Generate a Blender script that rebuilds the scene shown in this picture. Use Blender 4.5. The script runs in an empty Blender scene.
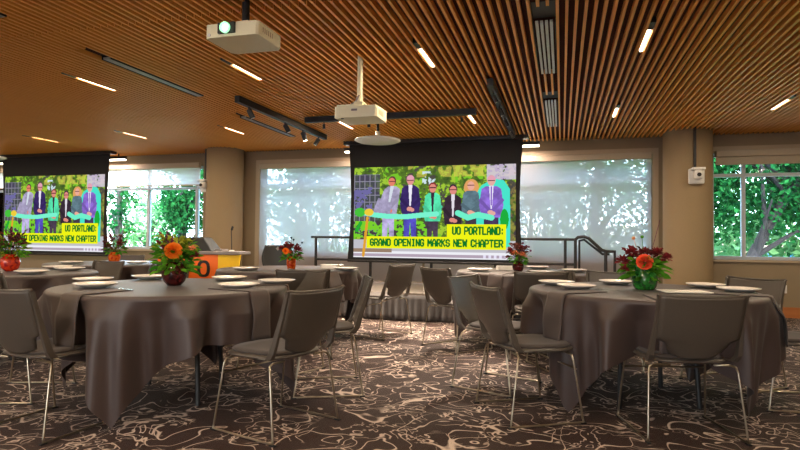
import bpy, math, random
import numpy as np
from mathutils import Vector, Matrix
random.seed(7)
PI = math.pi
S = bpy.context.scene
COL = S.collection
R = math.radians

# ------------------------------------------------------------------ materials
def srgb(r, g, b):
    f = lambda c: (c/255/12.92) if c/255 <= .04045 else ((c/255+.055)/1.055)**2.4
    return (f(r), f(g), f(b), 1)

def mat(name, col, rough=.6, metal=0, var=.12, scale=30, emit=None, es=0, trans=0, spec=.5, sheen=0, bump=0, coat=0):
    m = bpy.data.materials.new(name); m.use_nodes = True
    nt = m.node_tree; b = nt.nodes['Principled BSDF']
    b.inputs['Roughness'].default_value = rough
    b.inputs['Metallic'].default_value = metal
    b.inputs['Transmission Weight'].default_value = trans
    b.inputs['Specular IOR Level'].default_value = spec
    b.inputs['Sheen Weight'].default_value = sheen
    b.inputs['Coat Weight'].default_value = coat
    tc = nt.nodes.new('ShaderNodeTexCoord')
    n = nt.nodes.new('ShaderNodeTexNoise'); n.inputs['Scale'].default_value = scale; n.inputs['Detail'].default_value = 4
    nt.links.new(tc.outputs['Object'], n.inputs['Vector'])
    mx = nt.nodes.new('ShaderNodeMix'); mx.data_type = 'RGBA'
    nt.links.new(n.outputs['Fac'], mx.inputs[0])
    mx.inputs[6].default_value = tuple(c*(1-var) for c in col[:3])+(1,)
    mx.inputs[7].default_value = tuple(min(1, c*(1+var)) for c in col[:3])+(1,)
    nt.links.new(mx.outputs[2], b.inputs['Base Color'])
    if emit:
        b.inputs['Emission Color'].default_value = emit; b.inputs['Emission Strength'].default_value = es
    if bump:
        bp = nt.nodes.new('ShaderNodeBump'); bp.inputs['Strength'].default_value = bump; bp.inputs['Distance'].default_value = .01
        nt.links.new(n.outputs['Fac'], bp.inputs['Height']); nt.links.new(bp.outputs[0], b.inputs['Normal'])
    return m

def mat_carpet():
    m = bpy.data.materials.new('carpet'); m.use_nodes = True
    nt = m.node_tree; N = nt.nodes.new; L = nt.links.new
    b = nt.nodes['Principled BSDF']
    tc = N('ShaderNodeTexCoord')
    def noise(scale, det, dist=0):
        n = N('ShaderNodeTexNoise'); n.inputs['Scale'].default_value = scale; n.inputs['Detail'].default_value = det
        n.inputs['Distortion'].default_value = dist; L(tc.outputs['Object'], n.inputs['Vector']); return n.outputs['Fac']
    def math_(op, a, bb=None, c=None):
        x = N('ShaderNodeMath'); x.operation = op
        for i, v in enumerate((a, bb, c)):
            if v is None: continue
            if isinstance(v, (int, float)): x.inputs[i].default_value = v
            else: L(v, x.inputs[i])
        return x.outputs[0]
    def contour(src, k, w):
        f = math_('FRACT', math_('MULTIPLY', src, k))
        d = math_('ABSOLUTE', math_('SUBTRACT', f, .5))
        mr = N('ShaderNodeMapRange'); L(d, mr.inputs[0])
        mr.inputs[1].default_value = w; mr.inputs[2].default_value = w*.35; mr.inputs[3].default_value = 0; mr.inputs[4].default_value = 1
        mr.clamp = True
        return mr.outputs[0]
    a = contour(noise(4.2, 2.5, 1.3), 7, .11)
    c2 = contour(noise(2.4, 1.5, .9), 6, .05)
    gate = N('ShaderNodeMapRange'); L(noise(2.8, 1), gate.inputs[0]); gate.inputs[1].default_value = .44; gate.inputs[2].default_value = .52
    lines = math_('MAXIMUM', math_('MULTIPLY', a, gate.outputs[0]), c2)
    speck = noise(160, 2)
    lines = math_('MULTIPLY', lines, math_('MULTIPLY_ADD', speck, 1.2, .25))
    base = N('ShaderNodeMix'); base.data_type = 'RGBA'; L(speck, base.inputs[0])
    base.inputs[6].default_value = (.006, .0028, .0022, 1); base.inputs[7].default_value = (.056, .027, .020, 1)
    mx = N('ShaderNodeMix'); mx.data_type = 'RGBA'; L(lines, mx.inputs[0]); L(base.outputs[2], mx.inputs[6])
    mx.inputs[7].default_value = (.66, .53, .44, 1)
    L(mx.outputs[2], b.inputs['Base Color'])
    b.inputs['Roughness'].default_value = .7
    b.inputs['Specular IOR Level'].default_value = .18
    b.inputs['Sheen Weight'].default_value = .06; b.inputs['Sheen Roughness'].default_value = .25
    bp = N('ShaderNodeBump'); bp.inputs['Strength'].default_value = .5; bp.inputs['Distance'].default_value = .01
    L(speck, bp.inputs['Height']); L(bp.outputs[0], b.inputs['Normal'])
    return m

def mat_wood(name, c1, c2, axis_scale=(30, .8, 30), rough=.5):
    m = bpy.data.materials.new(name); m.use_nodes = True
    nt = m.node_tree; N = nt.nodes.new; L = nt.links.new; b = nt.nodes['Principled BSDF']
    tc = N('ShaderNodeTexCoord'); mp = N('ShaderNodeMapping'); mp.inputs['Scale'].default_value = axis_scale
    n = N('ShaderNodeTexNoise'); n.inputs['Scale'].default_value = 1; n.inputs['Detail'].default_value = 5
    L(tc.outputs['Object'], mp.inputs[0]); L(mp.outputs[0], n.inputs['Vector'])
    mx = N('ShaderNodeMix'); mx.data_type = 'RGBA'; L(n.outputs['Fac'], mx.inputs[0]); mx.inputs[6].default_value = c1; mx.inputs[7].default_value = c2
    L(mx.outputs[2], b.inputs['Base Color']); b.inputs['Roughness'].default_value = rough
    return m

def mat_glass():
    m = bpy.data.materials.new('window_glass'); m.use_nodes = True
    nt = m.node_tree; nt.nodes.clear(); N = nt.nodes.new; L = nt.links.new
    o = N('ShaderNodeOutputMaterial'); t = N('ShaderNodeBsdfTransparent'); g = N('ShaderNodeBsdfGlossy'); g.inputs['Roughness'].default_value = .02
    t.inputs[0].default_value = (.93, .98, .97, 1)
    mx = N('ShaderNodeMixShader'); fr = N('ShaderNodeFresnel'); fr.inputs[0].default_value = 1.35
    L(fr.outputs[0], mx.inputs[0]); L(t.outputs[0], mx.inputs[1]); L(g.outputs[0], mx.inputs[2]); L(mx.outputs[0], o.inputs[0])
    return m

def mat_shade(name, col, openness, k=.55):
    m = bpy.data.materials.new(name); m.use_nodes = True
    nt = m.node_tree; nt.nodes.clear(); N = nt.nodes.new; L = nt.links.new
    o = N('ShaderNodeOutputMaterial'); t = N('ShaderNodeBsdfTransparent'); d = N('ShaderNodeBsdfDiffuse'); tl = N('ShaderNodeBsdfTranslucent')
    tc = N('ShaderNodeTexCoord'); n = N('ShaderNodeTexNoise'); n.inputs['Scale'].default_value = 60
    L(tc.outputs['Object'], n.inputs['Vector'])
    c = N('ShaderNodeMix'); c.data_type = 'RGBA'; L(n.outputs['Fac'], c.inputs[0])
    c.inputs[6].default_value = tuple(x*.93 for x in col[:3])+(1,); c.inputs[7].default_value = col
    L(c.outputs[2], d.inputs[0]); L(c.outputs[2], tl.inputs[0])
    m1 = N('ShaderNodeMixShader'); m1.inputs[0].default_value = k; L(d.outputs[0], m1.inputs[1]); L(tl.outputs[0], m1.inputs[2])
    m2 = N('ShaderNodeMixShader'); m2.inputs[0].default_value = openness; L(m1.outputs[0], m2.inputs[1]); L(t.outputs[0], m2.inputs[2])
    L(m2.outputs[0], o.inputs[0])
    return m

def mat_leaf(name, c1, c2, scale=3.0, tr=.35):
    m = bpy.data.materials.new(name); m.use_nodes = True
    nt = m.node_tree; nt.nodes.clear(); N = nt.nodes.new; L = nt.links.new
    o = N('ShaderNodeOutputMaterial'); d = N('ShaderNodeBsdfDiffuse'); tl = N('ShaderNodeBsdfTranslucent')
    g = N('ShaderNodeNewGeometry'); mx = N('ShaderNodeMix'); mx.data_type = 'RGBA'
    L(g.outputs['Random Per Island'], mx.inputs[0]); mx.inputs[6].default_value = c1; mx.inputs[7].default_value = c2
    L(mx.outputs[2], d.inputs[0]); L(mx.outputs[2], tl.inputs[0])
    m1 = N('ShaderNodeMixShader'); m1.inputs[0].default_value = tr; L(d.outputs[0], m1.inputs[1]); L(tl.outputs[0], m1.inputs[2])
    L(m1.outputs[0], o.inputs[0])
    return m

def mat_attr(name, strength):
    m = bpy.data.materials.new(name); m.use_nodes = True
    nt = m.node_tree; nt.nodes.clear(); N = nt.nodes.new; L = nt.links.new
    o = N('ShaderNodeOutputMaterial'); e = N('ShaderNodeEmission'); a = N('ShaderNodeAttribute'); a.attribute_name = 'picture'
    L(a.outputs['Color'], e.inputs[0]); e.inputs[1].default_value = strength; L(e.outputs[0], o.inputs[0])
    return m

def mat_mosaic(name, c1, c2, rough=.12):
    m = bpy.data.materials.new(name); m.use_nodes = True
    nt = m.node_tree; N = nt.nodes.new; L = nt.links.new; b = nt.nodes['Principled BSDF']
    tc = N('ShaderNodeTexCoord'); v = N('ShaderNodeTexVoronoi'); v.inputs['Scale'].default_value = 45; L(tc.outputs['Object'], v.inputs['Vector'])
    sp = N('ShaderNodeSeparateColor'); L(v.outputs['Color'], sp.inputs[0])
    mx = N('ShaderNodeMix'); mx.data_type = 'RGBA'; L(sp.outputs[0], mx.inputs[0]); mx.inputs[6].default_value = c1; mx.inputs[7].default_value = c2
    L(mx.outputs[2], b.inputs['Base Color']); b.inputs['Roughness'].default_value = rough
    b.inputs['Transmission Weight'].default_value = .25
    bp = N('ShaderNodeBump'); bp.inputs['Strength'].default_value = .4; bp.inputs['Distance'].default_value = .004
    L(v.outputs['Distance'], bp.inputs['Height']); L(bp.outputs[0], b.inputs['Normal'])
    return m

M = {}
M['carpet'] = mat_carpet()
M['wall'] = mat('wall_paint', (.27, .205, .125, 1), .85, var=.05, scale=8, bump=.05)
M['column'] = mat('column_paint', (.285, .205, .11, 1), .8, var=.06, scale=60, bump=.08)
M['trim'] = mat('window_trim', (.42, .33, .22, 1), .6, var=.04)
M['alu'] = mat('window_frame_paint', (.50, .53, .56, 1), .45, var=.05)
M['slat'] = mat_wood('ceiling_slat_wood', (.88, .36, .055, 1), (1.0, .50, .10, 1))
M['deck'] = mat('ceiling_deck', (.05, .008, .003, 1), .9)
M['base'] = mat_wood('baseboard_wood', (.35, .11, .03, 1), (.5, .18, .05, 1), (2, 30, 30))
M['plastic'] = mat('chair_plastic', (.066, .053, .042, 1), .36, var=.3, scale=240, bump=.12)
M['pad'] = mat('chair_fabric', (.048, .035, .029, 1), .85, var=.35, scale=300, sheen=.1)
M['steel'] = mat('chair_steel', (.42, .36, .27, 1), .3, 1, var=.05)
M['black'] = mat('black_metal', (.012, .012, .013, 1), .5, var=.2)
M['rail'] = mat('rail_metal', (.035, .032, .034, 1), .4, .3, var=.2)
M['cloth'] = mat('tablecloth_fabric', (.047, .029, .025, 1), .48, var=.3, scale=350, sheen=.06, bump=.1)
M['napkin'] = mat('napkin_fabric', (.066, .048, .043, 1), .7, var=.2, scale=300, sheen=.06)
M['plate'] = mat('white_porcelain', (.82, .76, .70, 1), .18, var=.02)
M['projector'] = mat('projector_plastic', (.86, .82, .58, 1), .4, var=.03)
M['white'] = mat('white_plastic', (.75, .74, .70, 1), .4, var=.03)
M['dish'] = mat('pendant_dish', (.72, .72, .66, 1), .35, var=.03)
M['mask'] = mat('screen_mask', (.01, .01, .012, 1), .9)
M['silver'] = mat('diffuser_metal', (.60, .62, .58, 1), .4, .1)
M['warm'] = mat('light_lens', (.9, .85, .75, 1), .5, emit=(1, .86, .66, 1), es=5)
M['greenlens'] = mat('projector_lens_glow', (.3, .8, .4, 1), .1, emit=(.35, 1, .5, 1), es=.8)
M['lamp'] = mat('projector_lamp', (.9, 1, .9, 1), .1, emit=(.85, 1, .9, 1), es=8)
M['glass'] = mat_glass()
M['shade'] = mat_shade('roller_shade_fabric', (.66, .64, .68, 1), .17, .66)
M['shade2'] = mat_shade('sheer_shade_fabric', (.9, .86, .88, 1), .22, .5)
M['cassette'] = mat('shade_cassette', (.42, .35, .25, 1), .6, var=.04)
M['skirt'] = mat('stage_skirt_fabric', (.07, .062, .06, 1), .85, var=.25, scale=200, sheen=.4)
M['stage'] = mat('stage_deck', (.20, .165, .14, 1), .7, var=.15)
M['orange'] = mat('orange_banner', (.95, .17, .012, 1), .55, var=.05)
M['yellow'] = mat('yellow_banner', (1.0, .58, .008, 1), .55, var=.05)
M['grey'] = mat('grey_laminate', (.23, .2, .19, 1), .5)
M['concrete'] = mat('pavement', (.45, .42, .38, 1), .9, var=.1, scale=2)
M['grass'] = mat('lawn', (.09, .2, .04, 1), .9, var=.3, scale=4)
M['bark'] = mat('bark', (.018, .014, .015, 1), .9, var=.4, scale=12)
M['leafA'] = mat_leaf('tree_leaves', (.003, .028, .010, 1), (.018, .12, .03, 1))
M['leafB'] = mat_leaf('light_leaves', (.04, .14, .06, 1), (.18, .34, .15, 1))
M['brick'] = mat('pink_brick', (.52, .33, .30, 1), .9, var=.2, scale=3)
M['pale'] = mat('pale_siding', (.85, .72, .74, 1), .8, var=.05)
M['blue'] = mat('blue_awning', (.03, .22, .62, 1), .7)
M['rose'] = mat('orange_rose', (1.0, .24, .01, 1), .6, var=.2, scale=40)
M['rose2'] = mat('coral_rose', (.95, .10, .03, 1), .6, var=.2, scale=40)
M['dred'] = mat('dark_red_flower', (.22, .012, .015, 1), .7, var=.4, scale=60)
M['purple'] = mat('purple_flower', (.16, .02, .07, 1), .7, var=.4, scale=60)
M['peach'] = mat('peach_flower', (.75, .28, .12, 1), .7, var=.3, scale=60)
M['fleaf'] = mat_leaf('bouquet_leaves', (.03, .17, .015, 1), (.16, .42, .03, 1))
M['fleaf2'] = mat_leaf('olive_leaves', (.14, .22, .02, 1), (.50, .50, .06, 1))
M['fdark'] = mat_leaf('maroon_leaves', (.06, .02, .02, 1), (.20, .07, .05, 1))
M['stem'] = mat('flower_stem', (.08, .18, .04, 1), .6)
M['v_dark'] = mat_mosaic('maroon_mosaic_glass', (.012, .003, .004, 1), (.12, .012, .012, 1))
M['v_green'] = mat_mosaic('green_ribbed_glass', (.003, .06, .008, 1), (.04, .30, .04, 1))
M['v_red'] = mat_mosaic('red_mosaic_glass', (.28, .004, .012, 1), (.85, .06, .01, 1))
M['v_orange'] = mat_mosaic('orange_mosaic_glass', (.55, .03, .005, 1), (.9, .18, .02, 1))
M['paper'] = mat('white_card', (.82, .78, .72, 1), .7, var=.02)
M['cutlery'] = mat('cutlery_steel', (.7, .68, .65, 1), .2, 1, var=.03)
M['office'] = mat('task_chair_plastic', (.014, .016, .017, 1), .5)

# ------------------------------------------------------------------ mesh builder
class MB:
    def __init__(s): s.v = []; s.f = []; s.m = []
    def add(s, vs, fs, mi=0):
        k = len(s.v); s.v += [tuple(p) for p in vs]; s.f += [tuple(i+k for i in f) for f in fs]; s.m += [mi]*len(fs)
    def box(s, x0, x1, y0, y1, z0, z1, mi=0):
        v = [(x0,y0,z0),(x1,y0,z0),(x1,y1,z0),(x0,y1,z0),(x0,y0,z1),(x1,y0,z1),(x1,y1,z1),(x0,y1,z1)]
        s.add(v, [(0,3,2,1),(4,5,6,7),(0,1,5,4),(1,2,6,5),(2,3,7,6),(3,0,4,7)], mi)
    def grid(s, P, nu, nv, closed_u=False, mi=0):
        # P[i][j], i in nu, j in nv
        vs = [P[i][j] for i in range(nu) for j in range(nv)]
        fs = []
        for i in range(nu if closed_u else nu-1):
            for j in range(nv-1):
                a = i*nv+j; b = ((i+1) % nu)*nv+j
                fs.append((a, b, b+1, a+1))
        s.add(vs, fs, mi)
    def tube(s, pts, r, n=8, mi=0, caps=True, rs=None):
        pts = [Vector(p) for p in pts]; rings = []
        up = None
        for i, p in enumerate(pts):
            if i == 0: t = pts[1]-p
            elif i == len(pts)-1: t = p-pts[i-1]
            else: t = (pts[i+1]-p).normalized()+(p-pts[i-1]).normalized()
            t.normalize()
            if up is None:
                up = Vector((0,0,1)) if abs(t.z) < .9 else Vector((1,0,0))
            a = t.cross(up)
            if a.length < 1e-4: a = t.cross(Vector((0,1,0)))
            a.normalize(); bb = a.cross(t).normalized(); up = bb
            rr = rs[i] if rs else r
            rings.append([p+a*(rr*math.cos(2*PI*k/n))+bb*(rr*math.sin(2*PI*k/n)) for k in range(n)])
        vs = [q for ring in rings for q in ring]; fs = []
        for i in range(len(pts)-1):
            for k in range(n):
                a = i*n+k; b = i*n+(k+1) % n
                fs.append((a, b, b+n, a+n))
        if caps:
            fs.append(tuple(range(n))[::-1]); fs.append(tuple((len(pts)-1)*n+k for k in range(n)))
        s.add(vs, fs, mi)
    def lathe(s, prof, c=(0,0,0), n=24, mi=0):
        P = [[(c[0]+r*math.cos(2*PI*i/n), c[1]+r*math.sin(2*PI*i/n), c[2]+z) for r, z in prof] for i in range(n)]
        s.grid(P, n, len(prof), True, mi)
    def xf(s, mtx):
        s.v = [tuple(mtx @ Vector(p)) for p in s.v]; return s
    def build(s, name, m, parent=None, smooth=False, loc=None, solid=0, bevel=0, subd=0):
        me = bpy.data.meshes.new(name); me.from_pydata(s.v, [], s.f); me.update()
        for mm in (m if isinstance(m, (list, tuple)) else [m]): me.materials.append(mm)
        me.polygons.foreach_set('material_index', s.m)
        if smooth: me.polygons.foreach_set('use_smooth', [True]*len(me.polygons))
        o = bpy.data.objects.new(name, me); COL.objects.link(o)
        if parent: o.parent = parent
        if loc: o.location = loc
        if bevel:
            b = o.modifiers.new('b', 'BEVEL'); b.width = bevel; b.segments = 2; b.limit_method = 'ANGLE'
        if solid:
            q = o.modifiers.new('s', 'SOLIDIFY'); q.thickness = solid; q.offset = 0
        if subd:
            q = o.modifiers.new('d', 'SUBSURF'); q.levels = subd; q.render_levels = subd
        return o

def tag(o, label=None, cat=None, group=None, kind=None):
    if label: o['label'] = label
    if cat: o['category'] = cat
    if group: o['group'] = group
    if kind: o['kind'] = kind
    return o
def thing(name, label, cat, loc=(0,0,0), rz=0, group=None):
    o = bpy.data.objects.new(name, None); COL.objects.link(o); o.location = loc; o.rotation_euler = (0,0,rz); o.empty_display_size = .1
    return tag(o, label, cat, group)
def struct(name, mb, m, **k):
    o = mb.build(name, m, **k)
    if not k.get('parent'): o['kind'] = 'structure'
    return o
def box(x0, x1, y0, y1, z0, z1):
    b = MB(); b.box(x0, x1, y0, y1, z0, z1); return b
def copy_tree(o, parent=None):
    c = o.copy(); COL.objects.link(c); c.parent = parent
    for ch in list(o.children): copy_tree(ch, c)
    return c

# ------------------------------------------------------------------ room
XL, XR, YR, YF = -13.0, 5.6, -6.0, 9.65
ZC = 2.73
struct('floor', box(XL-.3, XR+.3, YR-.3, YF+.3, -.1, 0), M['carpet'])
struct('ceiling', box(XL-.3, XR+.3, YR-.3, YF+.35, 2.92, 3.02), M['deck'])
# wood slats: one mesh per ceiling panel between the joints
X0, P = -1.18, 1.829/28
cuts = [(-.135, 4.05, 5.72), (-.135, 6.55, 8.42), (-4.055, 1.4, 3.28), (-4.055, 4.0, 5.72), (-4.185, 6.6, 8.36), (-4.055+6*1.829, 4.0, 5.7)]
seams = [YR, -2.1, .76, 3.62, 6.48, 9.62]
i0 = math.ceil((XL-X0)/P); i1 = int((XR-X0)/P)
ceil = bpy.data.objects['ceiling']
for a, b in zip(seams[:-1], seams[1:]):
    mb = MB()
    for i in range(i0, i1):
        x = X0+P*(i+.5)
        segs = [(a+.006, b-.006)]
        for cx, c0, c1 in cuts:
            if abs(x-cx) < .075:
                segs = [q for s0, s1 in segs for q in ((s0, min(s1, c0)), (max(s0, c1), s1)) if q[1]-q[0] > .02]
        for s0, s1 in segs: mb.box(x-.0105, x+.0105, s0, s1, ZC, ZC+.12)
    o = mb.build('ceiling_slats', M['slat'], parent=ceil)
M['gap_shadow'] = mat('gap_shadow_sheet', (.055, .010, .004, 1), .95)  # dark red sheet added above the slat faces to imitate shade in the gaps
box(XL, XR, YR, YF-.01, ZC+.046, ZC+.052).build('gap_shadow_sheet', M['gap_shadow'], parent=ceil)
mb = MB()
for y in seams[1:-1]: mb.box(XL, XR, y-.03, y+.03, ZC+.121, ZC+.15)
mb.build('ceiling_rail', M['black'], parent=ceil)

# front wall with its window openings
W = dict(w1=(-12.4, -6.75, .84, 2.50), w2=(-5.50, 1.36, .80, 2.48), w4=(2.20, 5.4, .84, 2.47))
mb = MB(); y0, y1 = YF, YF+.28
xs = XL
for k in ('w1', 'w2', 'w4'):
    a, b, z0, z1 = W[k]
    mb.box(xs, a, y0, y1, 0, 2.92); mb.box(a, b, y0, y1, 0, z0); mb.box(a, b, y0, y1, z1, 2.92); xs = b
mb.box(xs, XR, y0, y1, 0, 2.92)
struct('wall_front', mb, M['wall'])
struct('wall_left', box(XL-.25, XL, YR, YF+.28, 0, 2.92), M['wall'])
struct('wall_right', box(XR, XR+.25, YR, YF+.28, 0, 2.92), M['wall'])
# rear wall, with unseen window openings added to light the near half of the room
mb = MB(); xs = XL
RW = [(-9.5, -7.5), (-2.5, -.5)]
for a, b in RW:
    mb.box(xs, a, YR-.25, YR, 0, 2.92); mb.box(a, b, YR-.25, YR, 0, .7); mb.box(a, b, YR-.25, YR, 2.5, 2.92); xs = b
mb.box(xs, XR, YR-.25, YR, 0, 2.92)
struct('wall_back', mb, M['wall'])
mb = MB()
for a, b in ((-12.9, -7.5), (-5.9, -4.3), (2.18, 5.55)): mb.box(a, b, YF-.015, YF, 0, .155)
struct('baseboard_front', mb, M['base'])

def window(n, a, b, z0, z1, mull, hz, trim=True, sill=True):
    fr = MB(); w = .05; y = YF+.15
    fr.box(a, a+w, y-.04, y+.04, z0, z1); fr.box(b-w, b, y-.04, y+.04, z0, z1)
    fr.box(a, b, y-.045, y+.045, z0, z0+w); fr.box(a, b, y-.045, y+.045, z1-w, z1)
    for x in mull: fr.box(x-w/2, x+w/2, y-.038, y+.038, z0, z1)
    for z in hz: fr.box(a, b, y-.036, y+.036, z-w/2, z+w/2)
    o = struct('window_%d' % n, fr, M['alu'])
    g = box(a+.02, b-.02, y-.004, y+.004, z0+.02, z1-.02).build('pane', M['glass'], parent=o)
    if trim:
        t = MB(); e = .085
        t.box(a-e, a, YF-.03, YF+.02, .0 if n == 2 else z0-.03, z1+e); t.box(b, b+e, YF-.03, YF+.02, .0 if n == 2 else z0-.03, z1+e); t.box(a, b, YF-.03, YF+.02, z1, z1+e)
        t.build('window_trim', M['trim'], parent=o)
    if sill: box(a, b, YF-.04, YF+.11, z0-.03, z0).build('window_sill', M['trim'], parent=o)
    return o
w1 = window(1, *W['w1'], [-11.1, -9.55, -8.0-0.12, -6.98], [2.07], trim=False)
w2 = window(2, *W['w2'], [-4.72, -3.3, -1.9, -.5, .55], [2.10], sill=False)
w4 = window(4, *W['w4'], [2.66, 4.4], [2.13])
# roller shades
def shade(label, x0, x1, z0, z1, m, y=YF-.05, waves=0, cass=True):
    t = thing('roller_shade', label, 'window shade', ((x0+x1)/2, y, z0))
    w = (x1-x0)/2; h = z1-z0
    n = 30
    Pq = [[(-w+2*w*i/n, .004*math.sin(i*.9)*(1 if waves else 0)+waves*math.sin(j*2.2)*.012, h*j/12) for j in range(13)] for i in range(n+1)]
    q = MB(); q.grid(Pq, n+1, 13); q.build('shade_fabric', m, parent=t, smooth=True)
    box(-w, w, -.012, .012, -.02, .005).build('hem_bar', M['cassette'], parent=t)
    if cass: box(-w, w, -.045, .04, h-.01, h+.09).build('cassette', M['cassette'], parent=t, bevel=.01)
    return t
shade('translucent roller shade drawn down beside the black task chair', -5.48, -2.32, .36, 2.40, M['shade'])
shade('translucent roller shade drawn down behind the stage stair rail', -2.28, 1.34, .34, 2.40, M['shade'])
shade('sheer shade pulled part way down the window beside the lectern', -12.3, -6.80, 2.12, 2.46, M['shade2'], y=YF-.045, waves=1)
shade('beige roller shade rolled up above the clear window by the electrical outlet', 2.24, 5.36, 2.29, 2.40, M['cassette'], y=YF-.05)

# columns
for i, (x, y, nm) in enumerate(((1.80, 9.34, 'c'), (-6.06, 9.33, 'd'))):
    mb = MB(); mb.lathe([(.335, 0), (.335, 2.90)], (x, y, 0), 48)
    o = struct('column', mb, M['column'], smooth=True)
# conduits + cameras on columns
for (x, lab) in ((1.83, 'white pan-tilt camera high on the column beside the clear window'), (-6.36, 'white pan-tilt camera on the column beside the lectern')):
    y = 9.34-math.sqrt(max(.335**2-(x-(1.80 if x > 0 else -6.06))**2, .0)) - .02 if x > 0 else 9.16
    c = box(x-.016, x+.016, y-.015, y+.018, 2.17, 2.80).build('conduit', M['black'])
    tag(c, 'black cable conduit above the camera on the ' + ('column beside the clear window' if x > 0 else 'column beside the lectern'), 'conduit')
    t = thing('wall_camera', lab, 'camera', (x+.02, y-.02, 1.93))
    box(-.11, .10, -.02, .035, 0, .22).build('mount_plate', M['white'], parent=t, bevel=.02)
    q = MB(); q.lathe([(.001, .06), (.05, .065), (.065, .09), (.065, .15), (.05, .19), (.001, .195)], (0, -.09, 0), 20); q.build('camera_head', M['white'], parent=t, smooth=True)
    box(-.085, .085, -.15, -.02, .19, .225).build('bracket', M['white'], parent=t, bevel=.008)
    q = MB(); q.tube([(0, -.145, .12), (0, -.165, .118)], .028, 14); q.build('lens', M['black'], parent=t)
t = thing('electrical_outlet', 'white electrical outlet plate on the wall above the wooden baseboard', 'outlet', (3.13, YF-.012, .42))
box(-.055, .055, -.004, .012, -.06, .06).build('cover_plate', M['white'], parent=t, bevel=.004)
box(-.018, .018, -.008, 0, .012, .042).build('socket', M['trim'], parent=t); box(-.018, .018, -.008, 0, -.042, -.012).build('socket', M['trim'], parent=t)

# ------------------------------------------------------------------ ceiling fixtures
lampdata = bpy.data.lights.new('strip_light', 'AREA'); lampdata.shape = 'RECTANGLE'; lampdata.size = .025; lampdata.size_y = .5
lampdata.energy = 11; lampdata.color = (1, .80, .56)
rows = [(-3.3, 'h'), (-.6, 'g'), (2.02, 'f'), (5.0, 'middle row'), (7.70, 'row by the stage')]
proto = None
names = {-4: 'sixth', -3: 'fifth', -2: 'fourth', -1: 'third', 0: 'second', 1: 'first', 2: 'outermost', 3: 'last'}
for y, rn in rows:
    for k in range(-6, 4):
        x = X0+1.829*k
        if rn == 'f' or rn in 'gh':
            if k in (-6, 3): continue
        vis = (rn == 'middle row' and -2 <= k <= 1) or (rn == 'row by the stage' and -5 <= k <= 2)
        lab = None
        if vis and rn == 'middle row': lab = {-2: 'slim linear ceiling light beyond the long air slot, above the dark-vase table', -1: 'slim linear ceiling light just below the lit projector', 0: 'slim linear ceiling light between the pale-pole projector and the barred diffuser', 1: 'slim linear ceiling light in the middle row past the barred diffuser'}[k]
        elif vis: lab = 'slim linear ceiling light near the stage, %s' % {-5: 'above the far corner', -4: 'over the screen at the photo edge', -3: 'above the lit screen end beside the bright window', -2: 'in front of the lectern column', -1: 'seen through the gap above the pendant dish', 0: 'at the inner end of the cross track', 1: 'beside the second barred diffuser', 2: 'above the clear window column'}[k]
        else: lab = 'slim linear ceiling light in the rows out of the photograph'
        if proto is None:
            t = thing('ceiling_light', lab, 'ceiling light')
            proto = t
            b = MB(); b.box(-.0195, .0195, -.29, .29, .022, .07); b.box(-.0195, .0195, -.45, -.295, .0, .07); b.build('housing', M['black'], parent=t)
            box(-.0125, .0125, -.25, .25, .006, .021).build('light_lens', M['warm'], parent=t)
        else:
            t = copy_tree(proto); t['label'] = lab
        t.location = (x, y, ZC); t['group'] = 'recessed linear ceiling lights' if vis else 'unseen linear ceiling lights'
        l = bpy.data.objects.new('strip_lamp', lampdata); COL.objects.link(l); l.location = (x, y, ZC-.004)

# barred air diffusers
for x, a, b, lab in ((-.135, 4.36, 5.72, 'barred metal air diffuser in the ceiling nearest the top centre'), (-.135, 6.87, 8.42, 'barred metal air diffuser in the ceiling near the stage'),
                     (-4.055, 1.75, 3.26, 'barred metal air diffuser cut by the photo edge'), (-4.055, 4.28, 5.70, 'long barred air slot in the ceiling beside the lit projector'), (-4.185, 6.85, 8.34, 'long barred air slot in the ceiling beside the track lights')):
    t = thing('air_diffuser', lab, 'air vent', (x, (a+b)/2, ZC), 0, 'barred ceiling diffusers')
    h = (b-a)/2; hw = .083 if x > -1 else .05
    q = MB()
    q.box(-hw, hw, -h, h, .05, .06); q.box(-hw, -hw+.004, -h, h, 0, .05); q.box(hw-.004, hw, -h, h, 0, .05); q.build('plenum', M['black'], parent=t)
    for j in range(4):
        xx = -hw+.03+j*(2*hw-.06)/3
        box(xx-.011, xx+.011, -h, h, .002, .02).build('blade', M['silver'], parent=t)
    if x > -1: box(-hw, hw, -h-.3, -h, .04, .068).build('end_plate', M['black'], parent=t)

# track lights
def track(lab, x0, y0, x1, y1, heads, big):
    z = 2.645
    t = thing('track_light', lab, 'track light', ((x0+x1)/2, (y0+y1)/2, z), 0, 'black track lights')
    cx, cy = (x0+x1)/2, (y0+y1)/2
    hx, hy = max(abs(x1-x0)/2, .03), max(abs(y1-y0)/2, .03)
    box(-hx, hx, -hy, hy, 0, .075).build('track_rail', M['black'], parent=t)
    for (px, py, dx, dy, s) in heads:
        q = MB(); a = Vector((px-cx, py-cy, -.03)); d = Vector((dx, dy, -1)).normalized()*(.11*s)
        q.tube([(a.x, a.y, .0), a], .012*s, 8)
        q.tube([a, a+d*.1, a+d], .032*s, 14)
        hd = q.build('lamp_head', M['black'], parent=t, smooth=False)
        e = MB(); e.tube([a+d*.98, a+d*1.02], .026*s, 14); e.build('bulb', M['warm'] if big and s > 1.05 else M['white'], parent=hd)
    return t
track('long black track with four spotlight heads beside the air slot', -3.58, 5.72, -3.58, 8.25, [(-3.58, 5.98, .45, .2, 1.0), (-3.58, 6.90, .5, .2, 1.0), (-3.58, 7.45, .3, .1, 1.12), (-3.58, 8.0, -.5, -.3, 1.0)], 1)
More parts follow.
